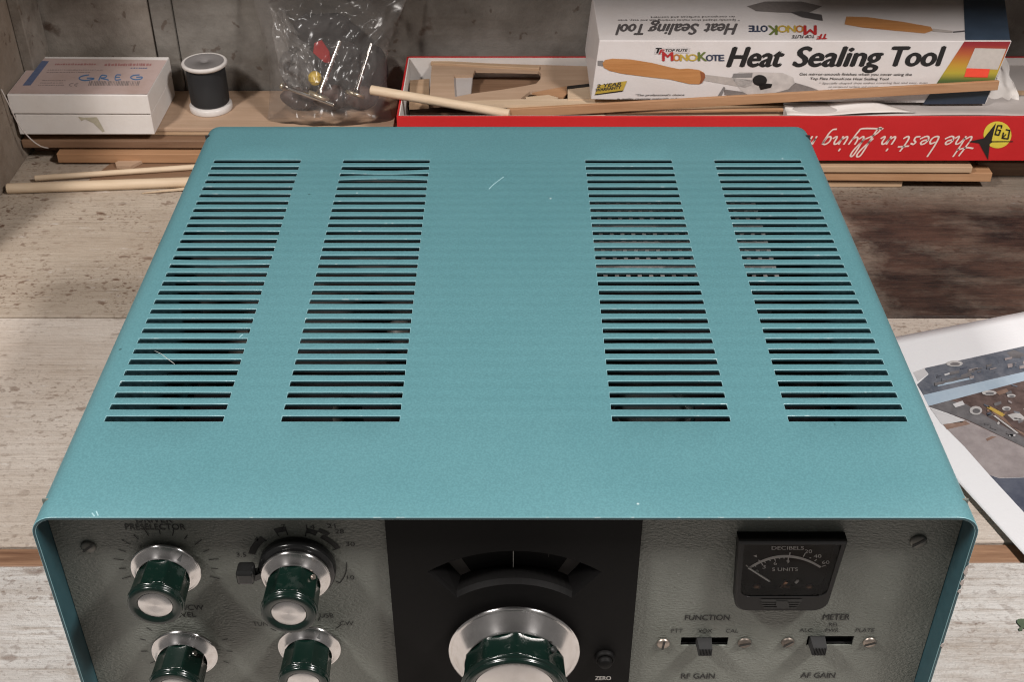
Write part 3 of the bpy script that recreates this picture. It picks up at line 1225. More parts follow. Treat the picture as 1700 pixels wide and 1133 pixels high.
mb = MB()
mb.poly(winshape(MY + .0006, .00005), LENS)
mb.build('lens', MT)
mb = MB()
EM = lambda px, py: oy(px, py, MY - .0003)
pxpoly(mb, MC([(515, 893), (1003, 893), (998, 922), (530, 922)]), EM, INK)
for y0, y1, xa, xb in ((932, 948, 522, 985), (960, 974, 535, 965), (986, 1002, 548, 945)):
    pxpoly(mb, MC([(xa, y0), (xb, y0), (xb - 6, y1), (xa + 6, y1)]), EM, INK)
pxpoly(mb, MC([(700, 915), (830, 915), (852, 945), (850, 985), (800, 1005), (720, 1000), (695, 960)]), lambda a_, b_: oy(a_, b_, MY - .0005), INK)
mb.build('zero_adjuster', MT, recalc=False)


# slide switches ----------------------------------------------------
def slide(x0, x1, z0, z1, lx, lw):
    mb = MB()
    y0 = PY - .0003
    # black tray behind the slot cut in the panel
    mb.box(x0 - .001, x1 + .001, PY + .0042, PY + .0050, z0 - .001, z1 + .001, RUBBER)
    for q in ((x0 - .0012, x0 - .0002, z0 - .001, z1 + .001), (x1 + .0002, x1 + .0012, z0 - .001, z1 + .001), (x0, x1, z0 - .0012, z0 - .0002), (x0, x1, z1 + .0002, z1 + .0012)):
        mb.box(q[0], q[1], PY + .0018, PY + .0041, q[2], q[3], RUBBER)
    k = mb.build('slide_switch', RAD)
    ORG[k.name] = ORG[RAD.name]
    mb = MB()
    yb, yf = y0 + .0030, y0 - .0058
    wb, wf = lw / 2, lw / 2 * .86
    z0_, z1_ = z0 + .0002, z1 - .0002
    n = 9
    mb.hexa([(lx - wf, yf, z0_ + .0004), (lx + wf, yf, z0_ + .0004), (lx - wb, yb, z0_), (lx + wb, yb, z0_), (lx - wf, yf, z1_ - .0004), (lx + wf, yf, z1_ - .0004), (lx - wb, yb, z1_), (lx + wb, yb, z1_)], RUBBER)
    for i in range(n):
        x = lx - wf + (i + .5) * 2 * wf / n
        mb.box(x - wf / n * .45, x + wf / n * .45, yf - .0005, yf - .0001, z0_ + .0007, z1_ - .0006, RUBBER)
    mb.build('lever', k)
    return k


slide(.0786, .0998, .0930, .0988, .0889, .0068)
slide(.1352, .1560, .0933, .0996, .1396, .0070)

# ------------------------------------------------------------------ things behind on the left


def stick(p0, p1, wd, ht, mat, name, label, group=None, cat='wood strip', bevel=.0006):
    mb = MB()
    mb.beam(p0, p1, wd, ht, mat)
    return tag(mb.build(name, bevel=bevel), label, cat, group)


def rod(p0, p1, r, mat, name, label, group=None, cat='dowel', r1=None, ends=True):
    mb = MB()
    p0, p1 = Vector(p0), Vector(p1)
    d = (p1 - p0).normalized()
    mb.tube([p0, p0 + d * r * .25, p0 + (p1 - p0) * .5, p1 - d * r * .25, p1], r, mat, 20, True, r1)
    return tag(mb.build(name, bevel=r * .12), label, cat, group)


# brown sheet lying flat on the bench under the dowels
mb = MB()
mb.poly([oz(138, 306, .002), oz(196, 262, .002), oz(300, 262, .002) + Vector((.05, 0, 0)), oz(300, 300, .002) + Vector((.05, 0, 0)), oz(240, 304, .002)], PLY, (0, 0, -.0018))
tag(mb.build('plywood_sheet'), 'thin brown plywood sheet lying flat on the bench under the two dowels', 'wood sheet')
mb = MB()
mb.poly([oz(x, y, .0050) for x, y in ((191, 270), (203, 263), (247, 261), (217, 276), (193, 275))], PLYLT, (0, 0, -.0028))
tag(mb.build('wood_chip'), 'small pale wood chip lying on the brown plywood sheet behind the dowels', 'wood chip')
rod(oz(58, 296, .0048), oz(330, 277, .0048), .0026, DOWEL, 'wooden_dowel', 'thin pale dowel slanting across the brown plywood sheet behind the thick dowel')
rod(oz(12, 313, .0047), oz(330, 302, .0047), .0046, DOWEL, 'wooden_dowel', 'thick pale round dowel lying on the bench at the front of the wood pile')
mb = MB()
mb.hexa([oz(236, 322, .0003), oz(330, 315, .0003), oz(236, 321, .0003), oz(330, 309, .0003), oz(236, 321, .0013), oz(330, 314, .0026), oz(236, 320, .0013), oz(330, 308, .0026)], DOWEL)
tag(mb.build('wood_splinter'), 'pale pointed splinter lying on the bench in front of the thick dowel', 'splinter')
# stacked strips under the white box
stick((-.4130, .6535, .0072), (-.10, .6515, .0072), .0130, .0092, SPRUCE, 'wood_strip', 'orange brown strip at the bottom of the pile under the white box')
stick((-.4450, .6660, .0180), (-.10, .6640, .0180), .0240, .0078, PLY, 'wood_strip', 'dark brown strip between the orange strip and the top sheet under the white box', bevel=.0008)
stick((-.4440, .7100, .0068), (-.10, .7100, .0068), .0700, .0134, PLY, 'wood_board', 'dark wide board at the back of the pile under the white box', cat='board')
stick((-.4450, .6740, .0240), (-.10, .6720, .0240), .0210, .0028, BALSA2, 'wood_strip', 'thin tan strip just under the top sheet of the pile', bevel=.0003)
mb = MB()
mb.box(-.4455, -.1060, .6630, .7435, .0262, .0300, PLYLT)
tag(mb.build('plywood_sheet', bevel=.0004), 'wide light brown sheet on top of the pile carrying the white box and thread spool', 'wood sheet')
mb = MB()
mb.box(-.4440, -.1070, .690, .742, .0139, .0260, PLY)
tag(mb.build('wood_board'), 'brown packing board hidden at the wall under the light brown top sheet', 'board')

# white box ---------------------------------------------------------
bx0, bx1, by0, by1, bz0, bz1 = -.4446, -.3198, .6480, .7325, .0302, .0697
BOX = thing('medicine_box', 'small white cardboard box with faded pink print, lid shut, standing by the left wall', 'box', ((bx0 + bx1) / 2, (by0 + by1) / 2, bz0))
zm = .0500
mb = MB()
mb.box(bx0 + .0022, bx1 - .0006, by0 + .0012, by1, bz0, zm, WHITECARD)
mb.build('box_base', BOX, bevel=.0007)
mb = MB()
mb.hexa([(bx0, by0, zm + .0012), (bx1, by0, zm + .0006), (bx0, by1, zm + .0012), (bx1, by1, zm + .0006), (bx0, by0, bz1), (bx1, by0, bz1 - .0004), (bx0, by1, bz1), (bx1, by1, bz1 - .0004)], WHITECARD)
LID = mb.build('box_lid', BOX, bevel=.0009)
ORG[LID.name] = ORG[BOX.name]
mb = MB()
TP = lambda px, py: oz(px, py, bz1 + .0003)
C6 = crop(0, 80, 5.667)
PINKP = mat_card('faded_pink_print', (.50, .38, .35), .6, .5)
pxpoly(mb, C6([(75, 425), (1385, 432), (1570, 112), (345, 92)]), lambda a_, b_: oz(a_, b_, bz1 + .00015), PINKP)
BLUEP = plain('faded_blue_print', (.105, .135, .235), .6, var=.3)
PENBLUE = plain('blue_pen', (.07, .17, .34), .5)
GREYP = plain('faded_grey_print', (.22, .18, .17), .6, var=.3)
REDP = plain('faded_red_print', (.36, .17, .16), .6, var=.3)
pxpoly(mb, C6([(395, 118), (462, 120), (288, 348), (212, 350)]), TP, BLUEP)
rr = random.Random(3)


def squiggles(x0, x1, y0, y1, mat, dens=.5):
    x = x0
    while x < x1:
        wd = rr.uniform(8, 26)
        a = rr.uniform(0, .35) * (y1 - y0)
        q = [(x, y0 + a), (x + wd, y0 + a * .5), (x + wd - 3, y1 - a * .3), (x - 3, y1)]
        pxpoly(mb, C6(q), TP, mat)
        x += wd + rr.uniform(3, 10)


squiggles(520, 900, 140, 158, REDP)
squiggles(985, 1420, 140, 166, REDP)
squiggles(1230, 1390, 180, 190, BLUEP)
squiggles(450, 960, 200, 206, GREYP)
squiggles(440, 850, 222, 228, GREYP)
squiggles(400, 620, 300, 306, GREYP)
squiggles(380, 600, 322, 328, GREYP)
squiggles(360, 590, 343, 349, GREYP)
for x in range(830, 1310, 15):
    wd = rr.choice((4, 7, 10))
    pxpoly(mb, C6([(x + 12, 308), (x + 12 + wd, 308), (x + wd, 350), (x, 350)]), TP, GREYP)


def c6stroke(pts, wd, mat):
    ribbon(mb, pts, wd, mat, lambda u, v: TP(u / 5.667, v / 5.667 + 80))


c6stroke([(835, 250), (770, 262), (745, 285), (790, 302), (870, 292), (880, 282), (820, 280)], 11, PENBLUE)
c6stroke([(930, 300), (955, 255), (1000, 258), (990, 275), (950, 280), (1020, 298)], 11, PENBLUE)
c6stroke([(1135, 250), (1095, 252), (1085, 296), (1135, 294)], 10, PENBLUE)
c6stroke([(1092, 272), (1125, 272)], 9, PENBLUE)
c6stroke([(1310, 250), (1255, 255), (1230, 275), (1265, 293), (1325, 288), (1335, 270), (1285, 272)], 11, PENBLUE)
c6stroke([(690, 328), (660, 335), (652, 348), (675, 358)], 5, GREYP)
c6stroke([(735, 328), (710, 335), (700, 348), (722, 358)], 5, GREYP)
c6stroke([(712, 343), (730, 342)], 4, GREYP)
pr = mb.build('printing', LID, recalc=False)
mb = MB()
STAIN = plain('tape_stain', (.42, .38, .29), .5, var=.3)
FX = lambda px, py: oy(px, py, by0 + .0012 - .0003)
pxpoly(mb, C6([(735, 645), (790, 652), (910, 648), (930, 680), (985, 780), (965, 790), (880, 705), (800, 668), (765, 685)]), FX, STAIN)
mb.build('tape_stain', BOX, recalc=False)

# thread spool ------------------------------------------------------
SX, SY, SZ = -.2800, .7040, .0302
SP = thing('thread_spool', 'white plastic spool wound with black thread standing on the light brown sheet', 'thread spool', (SX, SY, SZ))
SPW = plain('spool_white_plastic', (.62, .58, .55), .4)
SPG = plain('spool_grey_label', (.20, .185, .18), .45)
THREAD = NT('black_thread')
wv = THREAD.n('ShaderNodeTexWave', bands_direction='Z')
wv.inputs['Scale'].default_value = 620
wv.inputs['Distortion'].default_value = 1.0
THREAD.l(THREAD.co, wv.inputs['Vector'])
THREAD.set(Base_Color=(.010, .011, .013), Roughness=.6, Normal=THREAD.bump(wv.outputs['Fac'], .0004, .7))
mb = MB()
mb.lathe([(0, 0), (.0195, 0), (.0197, .0006), (.0197, .0046), (.0180, .0062), (.0100, .0062)], SPW, (SX, SY, SZ), 'z', 48)
mb.build('flange', SP)
mb = MB()
mb.lathe([(.0100, .0420), (.0182, .0422), (.0206, .0440), (.0208, .0460), (.0200, .0470), (.0186, .0471), (.0178, .0466), (.0040, .0464)], SPW, (SX, SY, SZ), 'z', 48)
fl = mb.build('flange', SP)
ORG[fl.name] = ORG[SP.name]
mb = MB()
mb.lathe([(.0178, .0470), (.0040, .0470), (.0036, .0460), (0, .0455)], SPG, (SX, SY, SZ), 'z', 40)
mb.build('flange_label', fl)
mb = MB()
mb.lathe([(.0165, .0064), (.0178, .0080), (.0180, .0240), (.0178, .0400), (.0165, .0418)], THREAD.m, (SX, SY, SZ), 'z', 48)
mb.build('thread_winding', SP)

# wire hanging from the white box down to the bench
WIRE = plain('pale_wire', (.46, .41, .38), .4)
mb = MB()
pts = [oy(2, 148, .640), oy(14, 172, .638), oy(30, 205, .637), oy(48, 228, .636), oy(66, 242, .640), oy(80, 246, .650)]
sm = []
for i in range(len(pts) - 1):
    for k in range(5):
        t = k / 5
        p_, q_ = pts[max(0, i - 1)], pts[min(len(pts) - 1, i + 2)]
        a, b = pts[i], pts[i + 1]
        sm.append(.5 * ((2 * a) + (b - p_) * t + (2 * p_ - 5 * a + 4 * b - q_) * t * t + (3 * a - p_ - 3 * b + q_) * t ** 3))
sm.append(pts[-1])
mb.tube(sm, .0006, WIRE, 8)
tag(mb.build('wire'), 'thin pale wire hanging in front of the left end of the white box', 'wire')

# plastic bag with engine valves ------------------------------------
BAGM = mat_clear('crinkled_clear_plastic', (.93, .92, .91), .18, 1.27, .05)
NU, NV = 64, 60


def bag_sheet(front):
    vs, fs = [], []
    for j in range(NV + 1):
        v = j / NV
        for i in range(NU + 1):
            u = i / NU
            xl = -.2235 + .004 * math.sin(v * 5) - .006 * v * v
            xr = -.1075 - .010 * math.sin(min(1, v * 1.6) * math.pi) * .5 + .052 * max(0, v - .55) ** 1.0
            x = xl + (xr - xl) * u
            z = .0306 + .115 * v
            edge = min(u, 1 - u) * 2
            plump = (math.sin(math.pi * min(1, u)) ** .6) * math.sin(math.pi * min(1, (v * .93 + .06)) ** .75) if 0 < u < 1 else 0
            yb = .680 + .050 * v
            y = yb - (.036 if front else -.006) * max(0, plump)
            if 0 < u < 1:
                p = Vector((u * 3.1, v * 3.0, 3.7 if front else 9.1))
                cr = 0
                for o_, (fq, am) in enumerate(((1, 1), (2.2, .62), (4.7, .34))):
                    cr += am * (abs(noise.noise(p * fq + Vector((o_ * 7, 0, 0)))) - .25)
                y += .012 * cr * min(1, edge * 2.2) * (.4 + .6 * min(1, v * 4))
            y = min(y, .7432)
            vs.append((x, y, z))
    for j in range(NV):
        for i in range(NU):
            a = j * (NU + 1) + i
            fs.append((a, a + 1, a + NU + 2, a + NU + 1))
    return vs, fs


mb = MB()
v_, f_ = bag_sheet(False)
mb.add(v_, f_, BAGM, True)
v_, f_ = bag_sheet(True)
mb.add(v_, f_, BAGM, True)
tag(mb.build('plastic_bag', recalc=False), 'crumpled clear plastic bag of small engine parts leaning against the back wall', 'plastic bag')


mb = MB()
vs, fs = [], []
for j in range(25):
    for i in range(19):
        u, v = i / 18, j / 24
        p = Vector((u * 2.5 + 20, v * 3.2, 1.5))
        w_ = .35 + .65 * math.sin(math.pi * min(1, v + .12))
        vs.append(Vector((-.203 + (u - .35) * .036 * w_ + .012 * v * 0 - .018 * (v - .3), .700 + .034 * v - .006 * math.sin(math.pi * u) + .022 * abs(noise.noise(p * 1.3)), .052 + .062 * v)))
for j in range(24):
    for i in range(18):
        a = j * 19 + i
        fs.append((a, a + 1, a + 20, a + 19))
mb.add(vs, fs, mat_clear('milky_crumpled_plastic', (.93, .92, .91), .2, 1.35, .22), True)  # milky sheet added to give the bag its whitish highlights
tag(mb.build('bag_highlight_sheet', recalc=False), 'milky crumpled plastic sheet added inside the left of the clear bag as its highlights', 'wrapper')


def engine_valve(base, tip, rh, label, flip=1):
    base, tip = Vector(base), Vector(tip)
    d = (tip - base).normalized()
    root = thing('engine_valve', label, 'engine valve', base)
    q = d.to_track_quat('Z', 'Y').to_matrix().to_4x4()
    L = (tip - base).length
    for nm, pr_, mt in (('valve_stem', [(.0045, .0012), (.0030, .0030), (.0021, .0060), (.0019, L - .001), (.0015, L), (0, L)], CHROME),
                        ('valve_head', [(0, -.0026), (rh * .86, -.0026), (rh, -.0014), (rh, .0004), (rh * .93, .0008), (rh * .5, .0012), (0, .0013)], BRASSY)):
        mb = MB()
        mb.lathe(pr_, mt, (0, 0, 0), 'z', 28)
        mb.v = [base + (q @ p) for p in mb.v]
        mb.build(nm, root)


BRASSY = plain('brassy_valve_head', (.62, .55, .42), .32, .75, var=.25)
engine_valve(oy(530, 158, .676), oy(565, 66, .694), .0098, 'bright engine valve with brassy head standing beside the yellow bead in the bag')
engine_valve(oy(590, 155, .674), oy(617, 70, .694), .0092, 'engine valve with its head down by the tip of the pale dowel in the bag')
engine_valve(oy(470, 143, .680), oy(555, 174, .670), .0030, 'engine valve lying slanted at the bottom of the bag in front of the others')
mb = MB()
c = oy(523, 130, .686)
bm_ = []
for k in range(14):
    pass
mb.lathe([(.0, -.006), (.0042, -.005), (.0062, -.001), (.0058, .0035), (.003, .006), (0, .0062)], plain('yellow_plastic', (.55, .37, .035), .4), c, 'z', 9, False)
tag(mb.build('yellow_bead'), 'small yellow plastic bead inside the clear bag', 'bead')
mb = MB()
c = oy(534, 86, .697)
mb.poly([c + Vector((x, 0, z)) for x, z in ((-.006, .008), (.001, .011), (.007, .0), (.008, -.012), (.001, -.010), (-.008, -.001))], plain('red_plastic', (.40, .03, .03), .4), (0, .002, 0))
tag(mb.build('red_clip', bevel=.0005), 'small red plastic clip inside the clear bag', 'clip')
MURK = plain('dark_brown_parts', (.085, .050, .040), .6, var=.6, scale=160)
MURK2 = plain('dark_grey_parts', (.042, .036, .035), .75, var=.6, scale=120)
for k, (px, py, yy, ra, rb_, mt, lab) in enumerate((
        (500, 190, .702, .017, .0105, MURK, 'dark brown lump at the bottom left inside the clear bag'),
        (552, 190, .699, .016, .0120, MURK, 'dark brown lump at the bottom middle inside the clear bag below the valves'),
        (602, 186, .700, .015, .0115, MURK, 'dark brown lump at the bottom right inside the clear bag'),
        (560, 120, .7250, .030, .028, MURK2, 'large dark part standing behind the two valves inside the clear bag'),
        (540, 50, .7310, .030, .016, MURK2, 'dark part at the top inside the clear bag above the valves'),
        (618, 110, .7240, .014, .020, MURK2, 'narrow dark part behind the right valve inside the clear bag'),
        (486, 116, .7240, .012, .018, MURK2, 'narrow dark part at the left inside the clear bag'))):
    mb = MB()
    c = oy(px, py, yy)
    c.z = max(c.z, .0312 + rb_ * 1.02)
    vs, fs = [], []
    NJ, NI = 16, 26
    for j in range(NJ + 1):
        ph = math.pi * j / NJ
        for i in range(NI):
            th = 2 * math.pi * i / NI
            d = Vector((math.sin(ph) * math.cos(th), math.sin(ph) * math.sin(th), math.cos(ph)))
            f = 1 + .22 * noise.noise(d * 1.3 + Vector((k * 5.0, 0, 0))) + .05 * noise.noise(d * 4 + Vector((k * 3.0, 1, 0)))
            q = d * f
            vs.append(c + Vector((q.x * ra, max(-1, min(1, q.y)) * .0095, max(-.98, q.z) * rb_)))
    for j in range(NJ):
        for i in range(NI):
            fs.append((j * NI + i, j * NI + (i + 1) % NI, j * NI + NI + (i + 1) % NI, j * NI + NI + i))
    mb.add(vs, fs, mt, True)
    tag(mb.build('engine_part'), lab, 'engine part')

# ------------------------------------------------------------------ red box and what lies in it
RX0, RX1, RY0, RY1, RZ0, RZ1 = -.0957, .520, .600, .7285, .0295, .0713
RB = thing('red_box', 'long open red cardboard box holding balsa offcuts, lettered upside down along its front', 'box', ((RX0 + RX1) / 2, (RY0 + RY1) / 2, RZ0))
tk = .0022
mb = MB()
mb.box(RX0, RX1, RY0, RY0 + tk, RZ0, RZ1, REDCARD)
FRONTW = mb.build('front_side', RB, bevel=.0003)
ORG[FRONTW.name] = ORG[RB.name]
mb = MB()
mb.box(RX0, RX0 + tk * .7, RY0 + tk + .0002, RY1, RZ0, RZ1, REDCARD)
mb.box(RX0 + tk * .7 + .0002, RX1, RY1 - tk, RY1, RZ0, RZ1 + .0002, REDCARD)
mb.box(RX1 - tk, RX1, RY0 + tk + .0002, RY1 - tk - .0002, RZ0, RZ1, REDCARD)
mb.build('box_sides', RB)
mb = MB()
mb.box(RX0 + .0017, RX1 - .0024, RY0 + .0024, RY1 - .0024, RZ0 + .0004, RZ0 + .002, GREYCARD)
mb.box(RX0 + .0018, RX1 - .003, RY1 - .0034, RY1 - .0024, RZ0 + .002, RZ1 - .0002, WHITECARD)
mb.box(RX0 + .0017, RX0 + .0025, RY0 + .0026, RY1 - .0036, RZ0 + .002, RZ1 - .0002, WHITECARD)
mb.box(RX0 + .0026, RX1 - .003, RY0 + .0024, RY0 + .0034, RZ0 + .002, RZ1 - .0004, GREYCARD)
mb.build('card_lining', RB)
# lettering: handwriting upside down
mb = MB()
CREAM = plain('cream_ink', (.72, .58, .52), .5)
YELL = plain('yellow_ink', (.66, .52, .055), .5)
BLK = plain('black_print', (.018, .014, .012), .5)
u0 = .0074
X0T, Z0T = .4040, .0530
FYP = RY0 - .0003


def hand(u, v):
    return Vector((X0T - (u + .30 * v) * u0, FYP, Z0T - v * u0))


G = {
    't': ([[(.62, 2.5), (.38, .9), (.34, .25), (.55, .02), (.9, .3)], [(-.45, 1.55), (.3, 1.45), (1.2, 1.75)]], 1.02),
    'h': ([[(.15, 2.6), (.02, 1.2), (.0, .02)], [(.02, .25), (.3, .85), (.58, 1.0), (.72, .75), (.70, .2), (.82, .0), (1.05, .2)]], 1.12),
    'e': ([[(.08, .45), (.5, .55), (.68, .8), (.5, 1.02), (.2, .9), (.03, .5), (.16, .08), (.5, .0), (.95, .3)]], 1.0),
    'b': ([[(.15, 2.6), (.02, 1.2), (.05, .2), (.3, .0), (.65, .15), (.78, .6), (.55, .95), (.2, .75)]], 1.0),
    's': ([[(.66, .9), (.38, 1.02), (.22, .76), (.5, .48), (.5, .1), (.1, .02)]], .82),
    'T': ([[(.55, 1.9), (.36, .8), (.36, .2), (.6, .0), (.9, .25)], [(-.1, 1.25), (1.0, 1.35)]], 1.0),
    'i': ([[(.2, 1.0), (.14, .3), (.3, .02), (.6, .3)], [(.36, 1.62), (.40, 1.85)]], .62),
    'n': ([[(.12, 1.0), (.06, .02)], [(.08, .3), (.32, .88), (.58, 1.0), (.72, .72), (.68, .2), (.8, .02), (1.05, .25)]], 1.12),
    'f': ([[(.1, .3), (.75, 1.6), (.95, 2.4), (.70, 2.66), (.46, 2.2), (.30, .2), (.12, -.95), (-.12, -1.12), (-.2, -.8), (.1, -.25), (.95, .35)]], .95),
    'l': ([[(.0, .3), (.5, 1.5), (.66, 2.35), (.42, 2.6), (.24, 2.0), (.16, .4), (.32, .02), (.6, .3)]], .66),
    'y': ([[(.1, 1.0), (.06, .4), (.3, .08), (.62, .35)], [(.78, 1.0), (.62, .2), (.42, -.62), (.1, -1.0), (-2.1, -.98)]], 1.06),
    'g': ([[(.78, .92), (.42, 1.02), (.1, .62), (.2, .1), (.55, .12), (.78, .9), (.64, -.3), (.4, -.85), (.05, -.92)]], 1.04),
    'm': ([[(.12, 1.0), (.06, .02)], [(.08, .3), (.3, .9), (.52, .95), (.58, .5), (.55, .02)], [(.58, .4), (.8, .92), (1.05, .95), (1.1, .5), (1.1, .02)]], 1.4),
    ' ': ([], .62)}
u = 0.3
total = sum(G[c][1] for c in 'the besT in flying')
sx_ = ((.4030 - .2695) / u0 - .3) / total
for ch in 'the besT in flying m':
    st, adv = G[ch]
    for s in st:
        ribbon(mb, [(u + x * sx_ * .95, y) for x, y in s], .20, CREAM, hand, 5)
    u += adv * sx_
F5 = crop(1300, 0, 3.54)
RF = lambda px, py: oy(px, py, FYP)
RF2 = lambda px, py: oy(px, py, FYP - .0002)
RF3 = lambda px, py: oy(px, py, FYP - .0004)
pxpoly(mb, F5([(1260 + 82 * math.cos(2 * math.pi * k / 40), 792 + 79 * math.sin(2 * math.pi * k / 40)) for k in range(40)]), RF, YELL)
pxpoly(mb, F5([(1086, 833), (1180, 812), (1252, 722), (1226, 824), (1230, 836), (1215, 845), (1205, 940), (1152, 842)]), RF2, BLK)
pxpoly(mb, F5([(1220, 829), (1352, 829), (1352, 834), (1220, 836)]), RF2, BLK)


def f5s(pts, wd):
    for i in range(len(pts) - 1):
        ribbon(mb, [pts[i], pts[i + 1]], wd, BLK, lambda a_, b_: RF3(a_ / 3.54 + 1300, b_ / 3.54))


f5s([(1262, 738), (1286, 738), (1283, 752)], 8)
f5s([(1262, 738), (1246, 790), (1268, 794), (1278, 766), (1264, 764)], 8)
f5s([(1312, 762), (1332, 766), (1322, 816), (1288, 812), (1296, 780)], 8)
f5s([(1288, 812), (1310, 790)], 6)
mb.build('lettering', FRONTW, recalc=False)

# sticks under the red box, on the right
stick((.16, .6105, .0031), (.3495, .6098, .0031), .009, .0058, BALSA2, 'wood_strip', 'short pale strip lying on the bench below the red box')
stick((.14, .6110, .0136), (.4250, .6075, .0128), .0150, .0086, SPRUCE, 'wood_strip', 'long reddish strip under the red box lying between two other strips')
stick((.14, .6062, .0216), (.4055, .6045, .0211), .0120, .0060, BALSA2, 'wood_strip', 'tan strip directly below the red box reaching past its fellow strips')
mb = MB()
mb.box(.05, .56, .626, .735, .0004, .0130, PLY)
tag(mb.build('wood_board', bevel=.0008), 'dark brown board lying on the bench far under the red box at the right', 'board')
mb = MB()
mb.box(-.085, .50, .630, .735, .0133, .0293, PLY)
tag(mb.build('wood_board'), 'thick brown board in the shade directly under the red box', 'board')
stick((.418, .6230, .0135), (.56, .6215, .0130), .006, .0070, PLY, 'wood_strip', 'brown strip end in the shade at the far right under the red box')

# die-cut plywood sheet with a long hole
Q = crop(640, 60, 3.696)
mb = MB()
zs = .0660
out_ = [(285, 148), (700, 168), (1330, 186), (1330, 302), (1110, 306), (965, 330), (885, 338), (828, 384), (900, 402), (560, 417), (268, 398)]
hole_ = [(418, 240), (536, 236), (548, 205), (760, 207), (940, 212), (955, 232), (950, 262), (925, 290), (870, 302), (700, 330), (530, 352), (426, 372)]


def tilt(p):
    a = oz(*p, zs)
    return a


mb.poly([tilt(p) for p in Q(out_)], PLYLT, (0, 0, -.0032), [[tilt(p) for p in Q(hole_)]])
tag(mb.build('die_cut_sheet'), 'pale die cut wood sheet with a long tapered hole inside the red box', 'wood sheet')
mb = MB()
mb.poly([oz(*p, .0520) for p in Q([(285, 190), (1200, 200), (1200, 400), (270, 420)])], PLY, (0, 0, -.003))
tag(mb.build('plywood_sheet'), 'brown plywood sheet seen through the hole of the die cut sheet', 'wood sheet')
mb = MB()
mb.poly([oz(*p, .0632) for p in Q([(395, 236), (535, 238), (522, 352), (400, 372)])], GREYCARD, (0, 0, -.006))
tag(mb.build('card_offcut'), 'greyish card offcut filling the left end of the hole in the die cut sheet', 'card')
mb = MB()
mb.poly([oz(*p, .0560) for p in Q([(150, 270), (270, 260), (265, 420), (145, 425)])], BALSA2, (0, 0, -.004))
tag(mb.build('balsa_offcut'), 'tan balsa offcut at the left end inside the red box', 'wood offcut')
stick(oz(*Q([(280, 164)])[0], .0664), oz(*Q([(945, 200)])[0], .0664), .006, .0036, BALSA2, 'wood_strip', 'narrow tan strip along the back edge of the die cut sheet in the red box')
# broken orange pieces and the black-striped card
mb = MB()
mb.poly([oz(*p, .0666) for p in Q([(900, 346), (1110, 306), (1118, 352), (1090, 372), (1010, 362), (930, 352)])], SPRUCE, (0, 0, -.002))
tag(mb.build('veneer_scrap'), 'orange brown veneer scrap beside the broken tip of the die cut sheet', 'veneer')
mb = MB()
mb.poly([oz(*p, .0670) for p in Q([(860, 372), (1000, 360), (1060, 376), (1010, 386), (860, 388)])], BALSA, (0, 0, -.001))
tag(mb.build('balsa_shaving'), 'thin pale balsa shaving curled below the orange veneer scrap', 'shaving')
mb = MB()
mb.poly([oz(*p, .0690) for p in Q([(1118, 322), (1300, 300), (1300, 386), (1118, 386)])], BALSA, (0, 0, -.002))
st_ = mb.build('balsa_offcut')
tag(st_, 'pale balsa offcut with a black stripe tucked under the white carton', 'wood offcut')
mb = MB()
mb.poly([oz(*p, .0693) for p in Q([(1114, 306), (1300, 284), (1300, 302), (1116, 324)])], BLK, (0, 0, -.001))
tag(mb.build('black_strip'), 'thin black strip lying on the edge of the pale balsa offcut', 'strip')
# long pale sheets at the front of the box
mb = MB()
mb.poly([oz(*p, .0682) for p in Q([(400, 400), (830, 386), (1300, 384), (1720, 392), (1700, 420), (1330, 426), (900, 424), (560, 416)])], BALSA, (0, 0, -.003))
tag(mb.build('balsa_sheet'), 'long narrow pale balsa sheet lying along the front of the white carton', 'wood sheet')
mb = MB()
mb.poly([oz(*p, .0640) for p in Q([(690, 470), (810, 448), (1000, 440), (1330, 458), (1330, 484), (700, 488)])], BALSA, (0, 0, -.002))
tag(mb.build('balsa_sheet'), 'pale warped balsa sheet just behind the front edge of the red box', 'wood sheet')
mb = MB()
mb.poly([oz(*p, .0672) for p in Q([(820, 486), (1010, 452), (1330, 452), (1360, 470), (1340, 488)])], BALSA, (0, 0, -.0016))
tag(mb.build('balsa_sheet'), 'pointed cream balsa sheet touching the tip of the leaning strip', 'wood sheet')
stick(oz(980, 186, .0690), oz(1300, 182, .0690), .0035, .0020, SPRUCE, 'wood_strip', 'very thin orange strip lying under the leaning strip by the red rim', bevel=.0003)
mb = MB()
mb.poly([oz(*p, .0400) for p in Q([(150, 400), (720, 400), (1300, 400), (1300, 470), (150, 470)])], PLY, (0, 0, -.003))
tag(mb.build('plywood_sheet'), 'shaded brown plywood sheet low behind the front edge of the red box', 'wood sheet')
# white papers in the right half
mb = MB()


def soft_sheet(p, z, amp, seed, mat, n=14):
    """four pixel corners on a level, gently buckled"""
    c = [oz(*q, z) for q in p]
    vs, fs = [], []
    for j in range(n + 1):
        for i in range(n + 1):
            u, v = i / n, j / n
            q = (c[0] * (1 - u) + c[1] * u) * (1 - v) + (c[3] * (1 - u) + c[2] * u) * v
            q = q + Vector((0, 0, amp * noise.noise(Vector((u * 2.6 + seed, v * 1.7, seed)))))
            vs.append(q)
    for j in range(n):
        for i in range(n):
            a = j * (n + 1) + i
            fs.append((a, a + 1, a + n + 2, a + n + 1))
    mb.add(vs, fs, mat, True)


